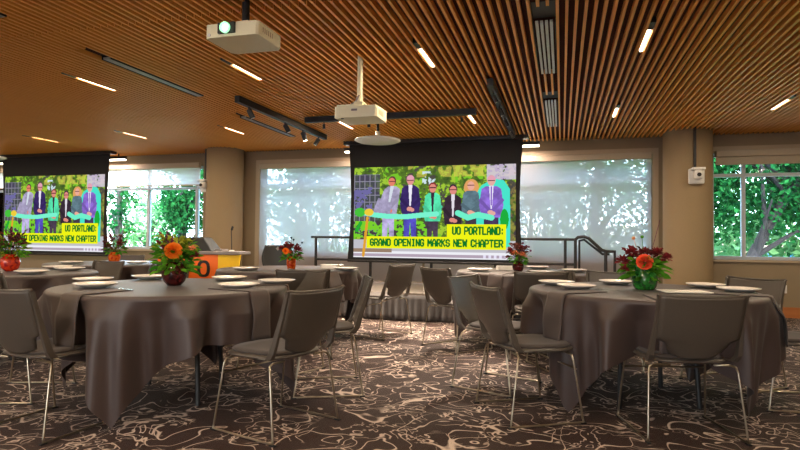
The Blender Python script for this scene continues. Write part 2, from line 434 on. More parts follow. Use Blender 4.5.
track('black track running crosswise behind the middle projector', -3.32, 6.98, -1.02, 6.98, [(-3.05, 6.98, 0, .1, .55), (-2.42, 6.98, 0, .1, .6), (-1.74, 6.98, 0, .1, .5), (-1.2, 6.98, 0, .1, .5)], 0)
track('black track with small heads pointing away above the centre screen edge', -.70, 5.7, -.70, 8.6, [(-.70, 6.0, .5, .2, .7), (-.70, 6.6, .5, .2, .8), (-.70, 7.25, .5, .2, .8), (-.70, 8.1, .5, .2, .8)], 0)
def spot(x, y, tx, ty, e, size=52):
    l = bpy.data.lights.new('track_spot', 'SPOT'); l.energy = e*3.0; l.spot_size = R(size); l.spot_blend = .7; l.shadow_soft_size = .04; l.color = (1, .84, .68)
    o = bpy.data.objects.new('track_spot', l); COL.objects.link(o); o.location = (x, y, 2.50)
    o.rotation_euler = Vector((tx-x, ty-y, -2.5)).to_track_quat('-Z', 'Y').to_euler()
for a in ((-3.50, 5.99, -2.6, 6.4, 45), (-3.48, 6.93, -2.2, 7.0, 60), (-3.5, 7.47, -2.9, 7.8, 50), (-3.64, 7.95, -4.7, 6.8, 70),
          (-3.05, 7.02, -2.7, 6.6, 30), (-2.42, 7.02, -1.9, 6.6, 60), (-1.74, 7.02, -1.5, 6.2, 80), (-1.2, 7.02, -1.1, 6.4, 60),
          (-.62, 6.02, -.9, 4.9, 60), (-.62, 6.62, -1.3, 5.4, 60), (-.62, 7.27, -1.2, 7.2, 45), (-.62, 8.12, .1, 8.4, 45)): spot(*a)
# pendant dishes
for x, y, z, lab in ((-2.50, 7.6, 2.46, 'round white pendant dish hanging in front of the centre screen'), (-9.75, 7.6, 2.44, 'round white pendant dish at the photo edge above the side screen')):
    t = thing('pendant_dish', lab, 'pendant', (x, y, z), 0, 'white pendant dishes')
    q = MB(); q.lathe([(.001, 0), (.28, .0), (.325, .02), (.32, .035), (.12, .075), (.03, .08), (.001, .08)], (0, 0, 0), 40); q.build('dish', M['dish'], parent=t, smooth=True)
    q = MB(); q.tube([(0, 0, .07), (0, 0, .15)], .035, 12); q.build('canopy', M['white'], parent=t)
    q = MB(); q.tube([(0, 0, .14), (0, 0, 2.80-z)], .02, 10); q.build('rod', M['black'], parent=t)

# projectors
def projector(lab, x0, x1, y0, y1, z0, z1, px, py, lit):
    cx, cy = (x0+x1)/2, (y0+y1)/2
    t = thing('ceiling_projector', lab, 'projector', (cx, cy, z0), 0, 'ceiling projectors')
    w, d, h = (x1-x0)/2, (y1-y0)/2, z1-z0
    q = MB()
    ch = .035
    ring = [(-w+ch*.5, -d), (w-ch*.5, -d), (w, -d+ch*.5), (w, d-ch), (w-ch, d), (-w+ch, d), (-w, d-ch), (-w, -d+ch*.5)]
    q.add([(a, b, 0) for a, b in ring]+[(a, b, h) for a, b in ring], [tuple(range(8))[::-1], tuple(range(8, 16))]+[(i, (i+1) % 8, (i+1) % 8+8, i+8) for i in range(8)])
    q.build('housing', M['projector'], parent=t, bevel=.006)
    if lit:
        box(-.09, .035, -d-.018, -d+.02, .02, h-.004).build('lens_surround', M['black'], parent=t)
        q = MB(); q.tube([(-.03, -d-.012, h*.56), (-.03, -d-.034, h*.56)], .036, 24); q.build('lens_ring', M['greenlens'], parent=t)
        q = MB(); q.tube([(-.022, -d-.030, h*.52), (-.022, -d-.038, h*.52)], .017, 20); q.build('lens', M['lamp'], parent=t)
        q = MB(); q.tube([(-w+.035, -d-.004, .02), (-w+.035, -d+.01, .02)], .012, 12); q.build('ir_window', M['white'], parent=t)
    else:
        box(-.035, .02, -d-.002, -d+.004, h*.55, h*.72).build('badge', M['grey'], parent=t)
        q = MB(); q.tube([(-w+.07, -d+.03, -.003), (-w+.07, -d+.03, .004)], .014, 10); q.build('foot', M['black'], parent=t)
    for j in range(6):
        box(w-.002, w+.0015, -d+.06+j*.025, -d+.072+j*.025, .03, h-.03).build('side_vent', M['trim'], parent=t)
    ox, oy = px-cx, py-cy
    q = MB(); q.box(ox-.09, ox+.09, oy-.09, oy+.09, h, h+.025); q.box(ox-.18, ox+.06, oy-.11, oy-.08, h+.001, h+.022); q.box(ox-.045, ox+.045, oy-.045, oy+.045, h+.02, h+.06); q.build('mount_bracket', M['projector'], parent=t)
    q = MB(); q.tube([(ox, oy, h+.05), (ox, oy, 2.81-z0)], .026, 16); q.build('pole', M['black'] if lit else M['projector'], parent=t, smooth=False)
    if not lit:
        for j in range(4):
            q = MB(); a = j*.03
            q.tube([(ox-.11+a*.4, oy-.03+a, h), (ox-.07+a*.3, oy-.05+a, h+.035), (ox-.02, oy-.035, h+.07+a*.3), (ox+.005, oy-.03, h+.12)], .006, 6); q.build('cable', M['grey'], parent=t)
projector('white ceiling projector with glowing green lens on a black pole', -2.32, -1.92, 3.30, 3.65, 2.435, 2.53, -2.12, 3.48, True)
projector('white ceiling projector with cables on a long pale pole', -1.96, -1.56, 4.70, 5.03, 2.17, 2.275, -1.77, 4.85, False)

# ------------------------------------------------------------------ projected picture (rasterised shapes)
PW, PH = 384, 222
def paint():
    rs = np.random.RandomState(3)
    im = np.zeros((PH, PW, 3)); yy, xx = np.mgrid[0:PH, 0:PW]; U = (xx+.5)/PW; V = (yy+.5)/PH     # V from the top
    A = PW/PH
    def noise(nx, ny):
        g = rs.rand(ny+2, nx+2); x = U*nx; y = V*ny; i = x.astype(int); j = y.astype(int); fx = x-i; fy = y-j
        fx = fx*fx*(3-2*fx); fy = fy*fy*(3-2*fy)
        return (g[j, i]*(1-fx)+g[j, i+1]*fx)*(1-fy)+(g[j+1, i]*(1-fx)+g[j+1, i+1]*fx)*fy
    c = lambda r, g, b: np.array([r, g, b])/255
    def put(mask, col, a=1.0): im[mask] = im[mask]*(1-a)+col*a
    n = .5*noise(30, 18)+.3*noise(70, 42)+.2*noise(150, 90)
    n2 = .6*noise(14, 8)+.4*noise(40, 24)
    g = c(44, 60, 36)[None, None]*(1-n[..., None])+c(140, 190, 50)[None, None]*n[..., None]
    im[:] = g
    put((n > .58), c(170, 208, 60), .8); put((n2 < .38) & (n < .55), c(78, 66, 76), .75); put((n2 > .66) & (n > .45), c(120, 195, 45))
    put((V < .12) & (n2 > .55) & (U > .35), c(225, 200, 90), .6)
    put((U > .44) & (U < .52) & (V > .06) & (V < .2) & (n > .5), c(205, 225, 235))
    put((U > .83) & (V < .16) & (n > .4), c(215, 195, 235), .8)
    # grid fence
    fz = (U < .17) & (V > .08) & (V < .75); put(fz, c(70, 66, 92), .75)
    put(fz & (((xx % 13) < 2) | ((yy % 17) < 2)), c(170, 165, 190), .7)
    put((U < .12) & (V > .22) & (V < .5) & (n > .52), c(110, 105, 160))
    put((V > .6) & (V < .78) & (U < .5) & (n > .42), c(120, 205, 45)); put((V > .6) & (V < .78) & (n < .36), c(70, 62, 66))
    # ground
    put(V > .80, c(190, 188, 196)); put(V > .93, c(235, 236, 242)); put((V > .955) & (V < .985), c(176, 160, 176)); put((V > .9) & (V < .94) & (U < .25), c(150, 125, 105))
    put((V > .955) & (V < .985) & (U > .80) & (U < .97) & (xx % 12 < 6), c(225, 220, 240))
    def poly(pts, col, a=1.0, tex=0):
        m = np.zeros((PH, PW), bool); k = len(pts)
        for i in range(k):
            x0, y0 = pts[i]; x1, y1 = pts[(i+1) % k]
            if y0 == y1: continue
            cr = ((y0 > V) != (y1 > V)) & (U < (x1-x0)*(V-y0)/(y1-y0)+x0); m ^= cr
        if tex: 
            im[m] = im[m]*(1-a)+a*(col*(1-tex+2*tex*n[m][:, None]))
        else: put(m, col, a)
    def ell(cx, cy, rx, ry, col, a=1.0): put(((U-cx)/rx)**2+((V-cy)/ry)**2 < 1, col, a)
    def line(p, q, w, col):
        px, py = p[0]*A, p[1]; qx, qy = q[0]*A, q[1]; dx, dy = qx-px, qy-py; L = dx*dx+dy*dy
        t = np.clip(((U*A-px)*dx+(V-py)*dy)/L, 0, 1); d = np.hypot(U*A-px-t*dx, V-py-t*dy); put(d < w/2, col)
    # teal arch
    teal = c(72, 226, 200)
    poly([(.74, .55), (.75, .35), (.80, .22), (.87, .15), (.93, .17), (.965, .26), (.97, .6), (.97, .87), (.90, .87), (.74, .8)], teal)
    put((U > .97) & (n > .4) & (V > .2) & (V < .8), c(140, 120, 70), .7)
    def person(x, top, w, jac, trou, skin, hair, lean=0, shirt=None, tie=None, curly=False, legs=True, hem=.56, bald=False):
        h = .062; hx = x+lean
        if curly: ell(hx+.002, top+.085, .044, .088, hair)
        else: ell(hx, top+.055, .025, .052, hair)
        ell(hx-(.003 if lean else 0), top+.068, .021, .047, skin)
        if bald: ell(hx, top+.035, .022, .026, c(226, 160, 178))
        line((hx-.018, top+.062), (hx+.018, top+.062), .011, c(90, 50, 60))
        sh = top+.118
        if legs:
            poly([(x-w*.62, hem-.05), (x+w*.62, hem-.05), (x+w*.62, .80), (x+w*.15, .80), (x, hem+.08), (x-w*.12, .80), (x-w*.62, .80)], trou, 1, .25)
        poly([(hx-w*.45, sh), (hx-w*.85, sh+.03), (x-w*1.05, sh+.2), (x-w*.85, hem), (x+w*.85, hem), (x+w*1.05, sh+.2), (hx+w*.85, sh+.03), (hx+w*.45, sh)], jac, 1, .22)
        if shirt is not None: poly([(hx-w*.2, sh-.005), (hx+w*.2, sh-.005), (x+w*.06, sh+.24), (x-w*.06, sh+.24)], shirt)
        if tie is not None: line((hx, sh+.01), (x, sh+.2), .013, tie)
        line((x-w*.95, sh+.15), (x-w*.1, hem-.07), .035, jac*.85); line((x+w*.95, sh+.15), (x+w*.1, hem-.07), .035, jac*.9)
        ell(x-.004, hem-.055, .018, .024, skin); ell(x+.012, hem-.045, .014, .02, skin)
    person(.225, .10, .060, c(168, 160, 190), c(176, 166, 208), c(226, 130, 105), c(96, 60, 60), lean=.024, shirt=c(210, 218, 230), hem=.53)
    poly([(.125, .50), (.16, .34), (.25, .40), (.235, .53)], c(166, 158, 190), 1, .2)
    person(.365, .09, .062, c(58, 42, 100), c(84, 78, 186), c(222, 150, 140), c(196, 130, 140), shirt=c(236, 232, 246), bald=True, hem=.52)
    person(.505, .175, .054, c(86, 224, 170), c(74, 62, 78), c(222, 140, 124), c(140, 50, 50), shirt=c(60, 46, 62), hem=.60)
    person(.63, .20, .056, c(58, 44, 56), c(64, 50, 60), c(222, 140, 128), c(62, 42, 60), shirt=c(226, 220, 230), hem=.64)
    person(.738, .155, .054, c(96, 122, 134), c(66, 56, 68), c(232, 170, 150), c(222, 160, 96), curly=True, hem=.56)
    person(.858, .11, .068, c(136, 104, 200), c(70, 56, 90), c(226, 170, 160), c(214, 166, 166), shirt=c(230, 224, 245), tie=c(130, 90, 190), bald=True, hem=.56)
    # ribbon, post, leaves
    def rib(p, w, col):
        for a, b in zip(p[:-1], p[1:]): line(a, b, w, col)
    rib([(.05, .50), (.14, .53), (.22, .545), (.34, .55), (.45, .53), (.53, .52)], .055, c(120, 240, 205))
    rib([(.66, .51), (.72, .56), (.78, .53), (.86, .56)], .06, c(110, 238, 200))
    ell(.935, .58, .025, .11, c(30, 170, 60)); ell(.04, .50, .035, .05, c(70, 190, 60)); ell(.10, .50, .03, .04, c(235, 200, 60))
    line((.045, .62), (.02, .70), .04, c(40, 170, 50)); line((.09, .56), (.065, .98), .03, c(222, 160, 50))
    put((U > .60) & (U < .93) & (V > .65) & (V < .76) & (im.sum(2) < 1.2), c(88, 72, 84))
    # banners
    yel = c(236, 240, 20); grn = c(14, 118, 40)
    put((U > .085) & (U < .945) & (V > .765) & (V < .895), yel); put((U > .595) & (U < .945) & (V > .63) & (V < .768), yel)
    F = {  # strokes on a 4 x 7 grid, y down
     'U': [[(0,0),(0,6),(1,7),(3,7),(4,6),(4,0)]], 'O': [[(1,0),(3,0),(4,1),(4,6),(3,7),(1,7),(0,6),(0,1),(1,0)]],
     'P': [[(0,7),(0,0),(3,0),(4,1),(4,3),(3,4),(0,4)]], 'R': [[(0,7),(0,0),(3,0),(4,1),(4,3),(3,4),(0,4)], [(2,4),(4,7)]],
     'T': [[(0,0),(4,0)], [(2,0),(2,7)]], 'L': [[(0,0),(0,7),(4,7)]], 'A': [[(0,7),(0,2),(1.3,0),(2.7,0),(4,2),(4,7)], [(0,4.4),(4,4.4)]],
     'N': [[(0,7),(0,0),(4,7),(4,0)]], 'D': [[(0,0),(3,0),(4,1),(4,6),(3,7),(0,7),(0,0)]], ':': [[(1,2),(1,2.6)], [(1,5.6),(1,6.2)]],
     'G': [[(4,1.6),(4,1),(3,0),(1,0),(0,1),(0,6),(1,7),(3,7),(4,6),(4,3.8),(2.4,3.8)]], 'E': [[(4,0),(0,0),(0,7),(4,7)], [(0,3.5),(3.2,3.5)]],
     'I': [[(2,0),(2,7)], [(1,0),(3,0)], [(1,7),(3,7)]], 'M': [[(0,7),(0,0),(2.2,4.2),(4.4,0),(4.4,7)]], 'K': [[(0,0),(0,7)], [(4,0),(.4,3.8)], [(1.2,3.2),(4,7)]],
     'S': [[(4,1.5),(4,1),(3,0),(1,0),(0,1),(0,2.6),(1,3.5),(3,3.5),(4,4.4),(4,6),(3,7),(1,7),(0,6),(0,5.5)]],
     'W': [[(0,0),(.8,7),(2.4,2),(4,7),(4.8,0)]], 'C': [[(4,1.6),(4,1),(3,0),(1,0),(0,1),(0,6),(1,7),(3,7),(4,6),(4,5.4)]], 'H': [[(0,0),(0,7)], [(4,0),(4,7)], [(0,3.5),(4,3.5)]]}
    wid = lambda ch: {'M': 4.4, 'W': 4.8, ' ': 2.0, ':': 1.5}.get(ch, 4)
    def text(s, x0, x1, top, bot):
        tot = sum(wid(q)+2.1 for q in s)-2.1; k = (x1-x0)/tot; ky = (bot-top)/7; x = x0
        for q in s:
            for st in F.get(q, []):
                for a, b in zip(st[:-1], st[1:]): line((x+a[0]*k, top+a[1]*ky), (x+b[0]*k, top+b[1]*ky), .0165, grn)
            x += (wid(q)+2.1)*k
    text('UO PORTLAND:', .630, .925, .663, .735)
    text('GRAND OPENING MARKS NEW CHAPTER', .112, .925, .797, .865)
    return np.clip(im, 0, 1)
pic = paint()
lin = np.where(pic <= .04045, pic/12.92, ((pic+.055)/1.055)**2.4)
def picture_mesh(w, h):
    nx, ny = PW+1, PH+1
    X, Z = np.meshgrid(np.linspace(-w/2, w/2, nx), np.linspace(h, 0, ny))
    v = np.zeros((ny*nx, 3)); v[:, 0] = X.ravel(); v[:, 2] = Z.ravel()
    j, i = np.mgrid[0:PH, 0:PW]; a = (j*nx+i).ravel()
    faces = np.stack([a, a+nx, a+nx+1, a+1], 1)
    me = bpy.data.meshes.new('picture'); me.vertices.add(len(v)); me.vertices.foreach_set('co', v.ravel())
    me.loops.add(faces.size); me.loops.foreach_set('vertex_index', faces.ravel())
    me.polygons.add(len(faces)); me.polygons.foreach_set('loop_start', np.arange(0, faces.size, 4)); 
    me.update(calc_edges=True)
    at = me.color_attributes.new('picture', 'FLOAT_COLOR', 'CORNER')
    c = np.ones((faces.shape[0], 4, 4)); c[:, :, :3] = lin.reshape(-1, 1, 3); at.data.foreach_set('color', c.ravel())
    return me
M['picture'] = mat_attr('projected_picture', .55)
pme = picture_mesh(2.67, 1.50); pme.materials.append(M['picture'])
def screen(cx, lab, sx=1):
    t = thing('projection_screen', lab, 'screen', (cx, 9.0, .79), 0, 'lit projection screens')
    o = bpy.data.objects.new('picture', pme); COL.objects.link(o); o.parent = t; o.location = (0, -.012, 0)
    # black masking with concave (tensioned) edges
    q = MB(); zt = 1.92
    P_ = []
    n = 16
    for sgn in (-1, 1):
        P_ = []
        for i in range(n+1):
            z = -.05+(zt+.05)*i/n; u = i/n
            bow = .055*(4*u*(1-u))**.9 if False else .05*math.sin(PI*u)
            P_.append([(sgn*1.32, 0, z), (sgn*(1.445-bow), 0, z)])
        q.grid(P_, n+1, 2)
    q.box(-1.34, 1.34, -.003, .003, 1.495, zt); q.box(-1.34, 1.34, -.003, .003, -.05, .006)
    q.build('black_masking', M['mask'], parent=t, solid=.004)
    q = MB(); q.tube([(-1.44, 0, -.06), (1.44, 0, -.06)], .022, 10); q.build('weight_bar', M['black'], parent=t)
    box(-1.52, 1.52, -.07, .09, 1.885, 1.945).build('screen_housing', M['black'], parent=t)
    t.scale = (sx, 1, 1)
    w = thing('wall_washer', 'long slim light bar behind the top of ' + lab.split(' showing')[0], 'light', (cx+(.02 if sx == 1 else -.25), 9.32, 2.60), 0, 'slim light bars behind the screens')
    q = box(-1.66, 1.66, -.04, .04, .025, .08); q.build('light_body', M['rail'], parent=w)
    box(-1.65, 1.65, -.035, .035, .0, .024).build('light_lens', M['warm'], parent=w)
    ld = bpy.data.lights.new('washer_lamp', 'AREA'); ld.shape = 'RECTANGLE'; ld.size = 3.25; ld.size_y = .06; ld.energy = 45; ld.color = (1, .74, .66)
    lo = bpy.data.objects.new('washer_lamp', ld); COL.objects.link(lo); lo.location = (w.location.x, 9.32, 2.596)
    for s_ in (-1.5, 0, 1.5): box(s_-.01, s_+.01, -.01, .01, .08, .2).build('hanger', M['black'], parent=w)
screen(-2.025, 'the centre projection screen over the stage showing the ribbon cutting slide')
screen(-9.72, 'the side projection screen by the bright window showing the same slide', .93)

# ------------------------------------------------------------------ stage
t = thing('stage_platform', 'low portable stage with dark pleated skirt under the centre screen', 'stage', (-1.85, 8.35, 0))
box(-2.1, 2.1, -.93, .93, .33, .375).build('stage_deck', M['stage'], parent=t)
q = MB(); Pq = []
npl = 260
for i in range(npl+1):
    x = -2.1+4.2*i/npl; am = .010*math.sin(i*1.1)+.008*math.sin(i*.47+1)
    Pq.append([(x, -.945+am*(1.5-j*.25), .02+.33*j/5) for j in range(6)])
q.grid(Pq, npl+1, 6); q.build('stage_skirt', M['skirt'], parent=t, smooth=True, solid=.003)
for lx in (-2.0, 0, 2.0):
    for ly in (-.8, .8): box(lx-.03, lx+.03, ly-.03, ly+.03, 0, .33).build('stage_leg', M['black'], parent=t)
# guard rail
t = thing('guard_rail', 'black two-bar guard rail along the back of the stage', 'railing', (-1.95, 9.2, .375))
q = MB(); q.tube([(-2.28, 0, .745), (2.17, 0, .745)], .021, 10); q.build('top_rail', M['rail'], parent=t)
q = MB(); q.tube([(-2.19, 0, .36), (2.17, 0, .36)], .02, 10); q.build('middle_rail', M['rail'], parent=t)
for x in (-2.19, -1.18, -.12, .93, 2.0):
    q = MB(); q.tube([(x, 0, .0 if x > -2.1 else -.365), (x, 0, .75)], .024, 10); q.build('post', M['rail'], parent=t)
    if x > -2.1: box(x-.05, x+.05, -.05, .05, 0, .012).build('base_plate', M['rail'], parent=t)
# steps and stair rail
t = thing('stage_steps', 'two dark portable steps at the end of the stage', 'steps', (.62, 8.95, 0))
box(-.36, -.06, -.35, .45, 0, .25).build('step', M['stage'], parent=t); box(-.05, .27, -.35, .45, 0, .13).build('step', M['stage'], parent=t)
t = thing('stair_rail', 'black sloping handrail with posts at the end of the stage', 'railing', (.5, 9.2, 0))
q = MB(); q.tube([(-.30, -.02, .26), (-.30, -.02, 1.12), (-.26, -.02, 1.155), (-.17, -.02, 1.165), (-.11, -.02, 1.145), (.08, -.02, .965), (.14, -.02, .945), (.27, -.02, .945), (.27, -.02, .0)], .026, 10); q.build('handrail', M['rail'], parent=t, smooth=False)
q = MB(); q.tube([(-.24, .05, .25), (-.24, .05, 1.10), (-.17, .05, 1.12), (.1, .05, .90), (.2, .05, .90)], .02, 10); q.build('inner_rail', M['rail'], parent=t)
q = MB(); q.tube([(.14, -.02, .13), (.14, -.02, .945)], .026, 10); q.build('post', M['rail'], parent=t)
b = box(-.06, .06, -.05, .05, 0, .10).build('tissue_box', M['paper'], loc=(-1.82, 7.9, .375)); tag(b, 'small white paper box standing on the stage floor', 'box')

# ------------------------------------------------------------------ lectern
t = thing('lectern', 'lectern with orange and yellow front panels before the column', 'lectern', (-4.80, 6.95, 0), R(4))
box(-.62, .44, -.14, .14, .06, .86).build('body', M['grey'], parent=t)
box(-.64, .28, -.165, -.14, .1, .86).build('orange_panel', M['orange'], parent=t)
q = MB(); q.add([(.282, -.165, .86), (.60, -.145, .86), (.575, -.145, .66), (.48, -.145, .36), (.282, -.165, .3)] + [(.282, -.142, .86), (.60, -.125, .86), (.575, -.125, .66), (.48, -.125, .36), (.282, -.14, .3)],
      [(4, 3, 2, 1, 0), (5, 6, 7, 8, 9)]+[(i, (i+1) % 5, (i+1) % 5+5, i+5) for i in range(5)]); q.build('yellow_panel', M['yellow'], parent=t)
box(-.68, .60, -.20, .17, .86, .905).build('top', M['grey'], parent=t, bevel=.01)
# black O emblem
q = MB(); rx, rz, wd = .095, .115, .045; n = 32; Pq = []
for i in range(n):
    a = 2*PI*i/n; sq = lambda c_: math.copysign(abs(c_)**.75, c_)
    for_ = []
    for k, y in ((0, -.168), (1, -.168), (1, -.172), (0, -.172), (0, -.168)):
        e = wd*(0 if k else 1)
        for_.append((.07+(rx-e)*sq(math.cos(a)), y, .665+(rz-e*.8)*sq(math.sin(a))))
    Pq.append(for_)
q.grid(Pq, n, 5, True); q.build('letter_emblem', M['black'], parent=t)
box(.03, .12, -.172, -.166, .46, .52).build('green_mark', M['fleaf'], parent=t)
t = thing('equipment_hood', 'dark hooded monitor lying on the lectern top', 'monitor', (-4.98, 6.94, .905), R(4))
q = MB(); q.add([(-.38, -.15, 0), (.36, -.15, 0), (.36, .15, 0), (-.38, .15, 0), (-.28, -.04, .19), (.16, -.04, .19), (.20, .12, .19), (-.30, .12, .19)], [(3,2,1,0), (4,5,6,7), (0,1,5,4), (1,2,6,5), (2,3,7,6), (3,0,4,7)]); q.build('hood', M['office'], parent=t, bevel=.02)
box(.37, .48, -.1, .08, .0, .03).build('keypad', M['grey'], parent=t)
t = thing('gooseneck_microphone', 'black gooseneck microphone rising from the lectern top', 'microphone', (-4.42, 7.0, .905))
q = MB(); q.tube([(0, 0, 0), (-.005, 0, .12), (-.01, 0, .22), (.0, -.02, .28), (.03, -.05, .315)], .006, 8); q.build('stem', M['black'], parent=t)
q = MB(); q.tube([(.015, -.03, .30), (.05, -.07, .335)], .016, 10); q.build('microphone_head', M['black'], parent=t)
q = MB(); q.lathe([(.001, .02), (.035, .015), (.04, 0)], (0, 0, 0), 16); q.build('base', M['white'], parent=t)
# task chair beside lectern
t = thing('task_chair', 'black task chair with slotted back beside the stage', 'chair', (-3.70, 6.9, 0), R(200))
def curved_back(w, z0, z1, lean, yb, bow, nz=8, nx=12, wf=None):
    Pq = []
    for i in range(nx+1):
        u = -1+2*i/nx; row = []
        for j in range(nz+1):
            k = j/nz; z = z0+(z1-z0)*k; ww = w*(wf(k) if wf else 1)
            row.append((u*ww, yb-lean*k-bow*(1-u*u), z))
        Pq.append(row)
    return Pq
q = MB(); q.grid(curved_back(.21, .68, 1.0, .05, -.2, .05, wf=lambda k: .86+.16*math.sin(PI*min(1, k*1.1))), 13, 9); q.build('backrest', M['office'], parent=t, solid=.03, smooth=True, subd=1)
q = MB(); q.tube([(0, -.27, .95), (0, -.30, .95)], .03, 4); q.build('handle_slot', M['grey'], parent=t)
q = MB(); q.box(-.24, .24, -.22, .25, .47, .53); q.build('seat', M['office'], parent=t, bevel=.03)
for s in (-1, 1):
    q = MB(); q.tube([(s*.23, -.05, .50), (s*.29, -.05, .52), (s*.29, -.05, .67)], .016, 8); q.box(s*.29-.035, s*.29+.035, -.18, .12, .67, .70); q.build('armrest', M['office'], parent=t)
q = MB(); q.tube([(0, -.2, .50), (0, -.29, .55), (0, -.28, .76)], .02, 8); q.build('back_support', M['office'], parent=t)
q = MB(); q.tube([(0, 0, .08), (0, 0, .47)], .03, 12); q.build('gas_column', M['office'], parent=t)
for k in range(5):
    a = 2*PI*k/5; q = MB(); q.tube([(0, 0, .10), (.28*math.cos(a), .28*math.sin(a), .07)], .02, 8, rs=[.028, .016]); lg = q.build('leg', M['office'], parent=t)
    q = MB(); q.tube([(.28*math.cos(a)-.02, .28*math.sin(a), .028), (.28*math.cos(a)+.02, .28*math.sin(a), .028)], .027, 12); q.build('caster', M['black'], parent=lg)

# ------------------------------------------------------------------ tables
RT, HT = .775, .75
S2 = 1.08
def cloth_pt(th, d, th0, ph, rad=RT):
    """point of the cloth at world angle th, arc distance d from the middle"""
    if d <= rad-.02:
        return Vector((d*math.cos(th), d*math.sin(th), HT+.006))
    t = d-(rad-.02)
    f = th-th0
    # rounded edge
    e = min(t, .04); a = e/.04*PI/2
    rr = rad-.02+.026*math.sin(a); z = HT+.006-.026*(1-math.cos(a))
    if t > .04:
        tt = t-.04
        cornerness = max(0, math.cos(4*f))**2
        g = min(1, tt/.10)
        fold = (.75*math.cos(12*f+ph)+.35*math.cos(19*f+2.1*ph)+.35*math.cos(7*f-ph))*(.045*g+.21*tt)*(1-.35*cornerness)
        crease = (.02*math.cos(26*f+ph*3)+.015*math.cos(37*f-ph*2))*min(1, tt/.3)
        rr += .012*g+fold*.75+crease-.06*tt*(1-cornerness)-.05*tt
        z -= tt*.985
    return Vector((rr*math.cos(th), rr*math.sin(th), max(z, .006)))
def cloth_len(th, th0):
    f = th-th0+PI/4          # corner where f = pi/4 + k pi/2
    L = S2/max(abs(math.cos(f)), abs(math.sin(f)))
    return min(L, RT+.745) - .0
def make_table(tid, x, y, th0, ph, lab_cloth, lab_table):
    t = thing('round_table', lab_table, 'table', (x, y, 0), 0, 'round banquet tables')
    q = MB(); q.lathe([(.001, HT-.022), (RT-.03, HT-.022), (RT-.025, HT-.004), (.001, HT-.003)], (0, 0, 0), 48); q.build('tabletop', M['grey'], parent=t)
    for k in range(4):
        a = PI/4+k*PI/2+.3
        q = MB(); c, s = math.cos(a), math.sin(a)
        q.tube([(.25*c, .25*s, HT-.025), (.30*c, .30*s, .55), (.36*c, .36*s, .30), (.38*c, .38*s, 0)], .017, 10)
        q.build('leg', M['black'], parent=t)
        q = MB(); q.tube([(.12*c, .12*s, HT-.03), (.16*c, .16*s, .66), (.32*c, .32*s, .52)], .01, 8); q.build('brace', M['black'], parent=t)
    n, m1, m2 = 288, 8, 40
    Pq = []
    for i in range(n):
        th = 2*PI*i/n; L = cloth_len(th, th0); row = []
        for j in range(m1): row.append(cloth_pt(th, .001+(RT-.03)*j/(m1-1), th0, ph))
        for j in range(1, 8): row.append(cloth_pt(th, RT-.02+.045*j/7, th0, ph))
        d0 = RT+.025
        for j in range(1, m2+1): row.append(cloth_pt(th, d0+(L-d0)*j/m2, th0, ph))
        Pq.append(row)
    q = MB(); q.grid(Pq, n, m1+7+m2, True)
    o = q.build('tablecloth', M['cloth'], loc=(x, y, 0), smooth=True); tag(o, lab_cloth, 'tablecloth', 'dark taupe tablecloths')
def napkin(x, y, th0, ph, ang, lab, w=.165, drop=.30, inn=.42):
    q = MB(); Pq = []
    for i in range(9):
        row = []; u = -1+2*i/8
        for j in range(25):
            d = inn+(RT+drop-inn)*j/24
            dth = math.atan2(u*w/2, RT)*RT/max(d, RT*.55) if d < RT else u*w/2/RT
            base = cloth_pt(ang+dth, d, th0, ph); mid = cloth_pt(ang, d, th0, ph)
            p = base*.35+mid*.65 if d > RT+.02 else base.copy()
            if d > RT+.02:
                side = Vector((-math.sin(ang), math.cos(ang), 0)); out = Vector((math.cos(ang), math.sin(ang), 0))
                rmx = max(cloth_pt(ang+k*.09, d, th0, ph).to_2d().length for k in (-1, -.5, 0, .5, 1))
                p = out*(rmx+.008)+side*(u*w/2)+Vector((0, 0, mid.z)) + out*.006*math.sin(j*.5+u*2)
            p.z += .005 if d < RT+.02 else 0
            if RT-.03 < d <= RT+.02:
                o_ = Vector((math.cos(ang), math.sin(ang), 0)); p += o_*.012
            row.append(p)
        Pq.append(row)
    q.grid(Pq, 9, 25); o = q.build('napkin', M['napkin'], loc=(x, y, 0), smooth=True, solid=.005); tag(o, lab, 'napkin', 'cloth napkins hanging from the table edges')
plate_proto = None
def plate(x, y, lab):
    global plate_proto
    if plate_proto is None:
        q = MB(); q.lathe([(.001, .006), (.075, .006), (.085, .004), (.08, .0), (.088, 0), (.128, .017), (.136, .021), (.135, .025), (.125, .021), (.09, .011), (.075, .010), (.001, .010)], (0, 0, 0), 40)
        plate_proto = q.build('dinner_plate', M['plate'], smooth=True); o = plate_proto
    else:
        o = plate_proto.copy(); COL.objects.link(o)
    o.location = (x, y, HT+.0155); tag(o, lab, 'plate', 'white dinner plates on the tables')

T = {1: (-2.62, 3.43, R(14), .6, 'dark-vase table'), 2: (.545, 4.38, R(320), 2.0, 'green-vase table'), 3: (-.37, 6.50, R(20), 1.1, 'maroon-vase table by the stage'),
     4: (-2.93, 5.80, R(40), 3.1, 'red-vase table before the shaded window'), 5: (-4.98, 4.09, R(15), 4.2, 'red-globe table at the photo edge'), 6: (-5.55, 6.05, R(60), 5.0, 'orange-globe table near the bright window')}
desc = {1: 'holding the dark mosaic vase and orange rose', 2: 'holding the green glass vase and coral rose', 3: 'holding the short maroon vase by the stage', 4: 'with red vase before the shaded window', 5: 'with red globe vase at the photo edge', 6: 'with orange globe vase near the bright window'}
for k, (x, y, th0, ph, nm) in T.items():
    make_table(k, x, y, th0, ph, 'dark taupe square cloth over the round table '+desc[k], 'round banquet table with black legs '+desc[k])
def dirs(k, pts, short):
    for (x, y, w) in pts: plate(x, y, 'white dinner plate on the %s, %s' % (short, w))
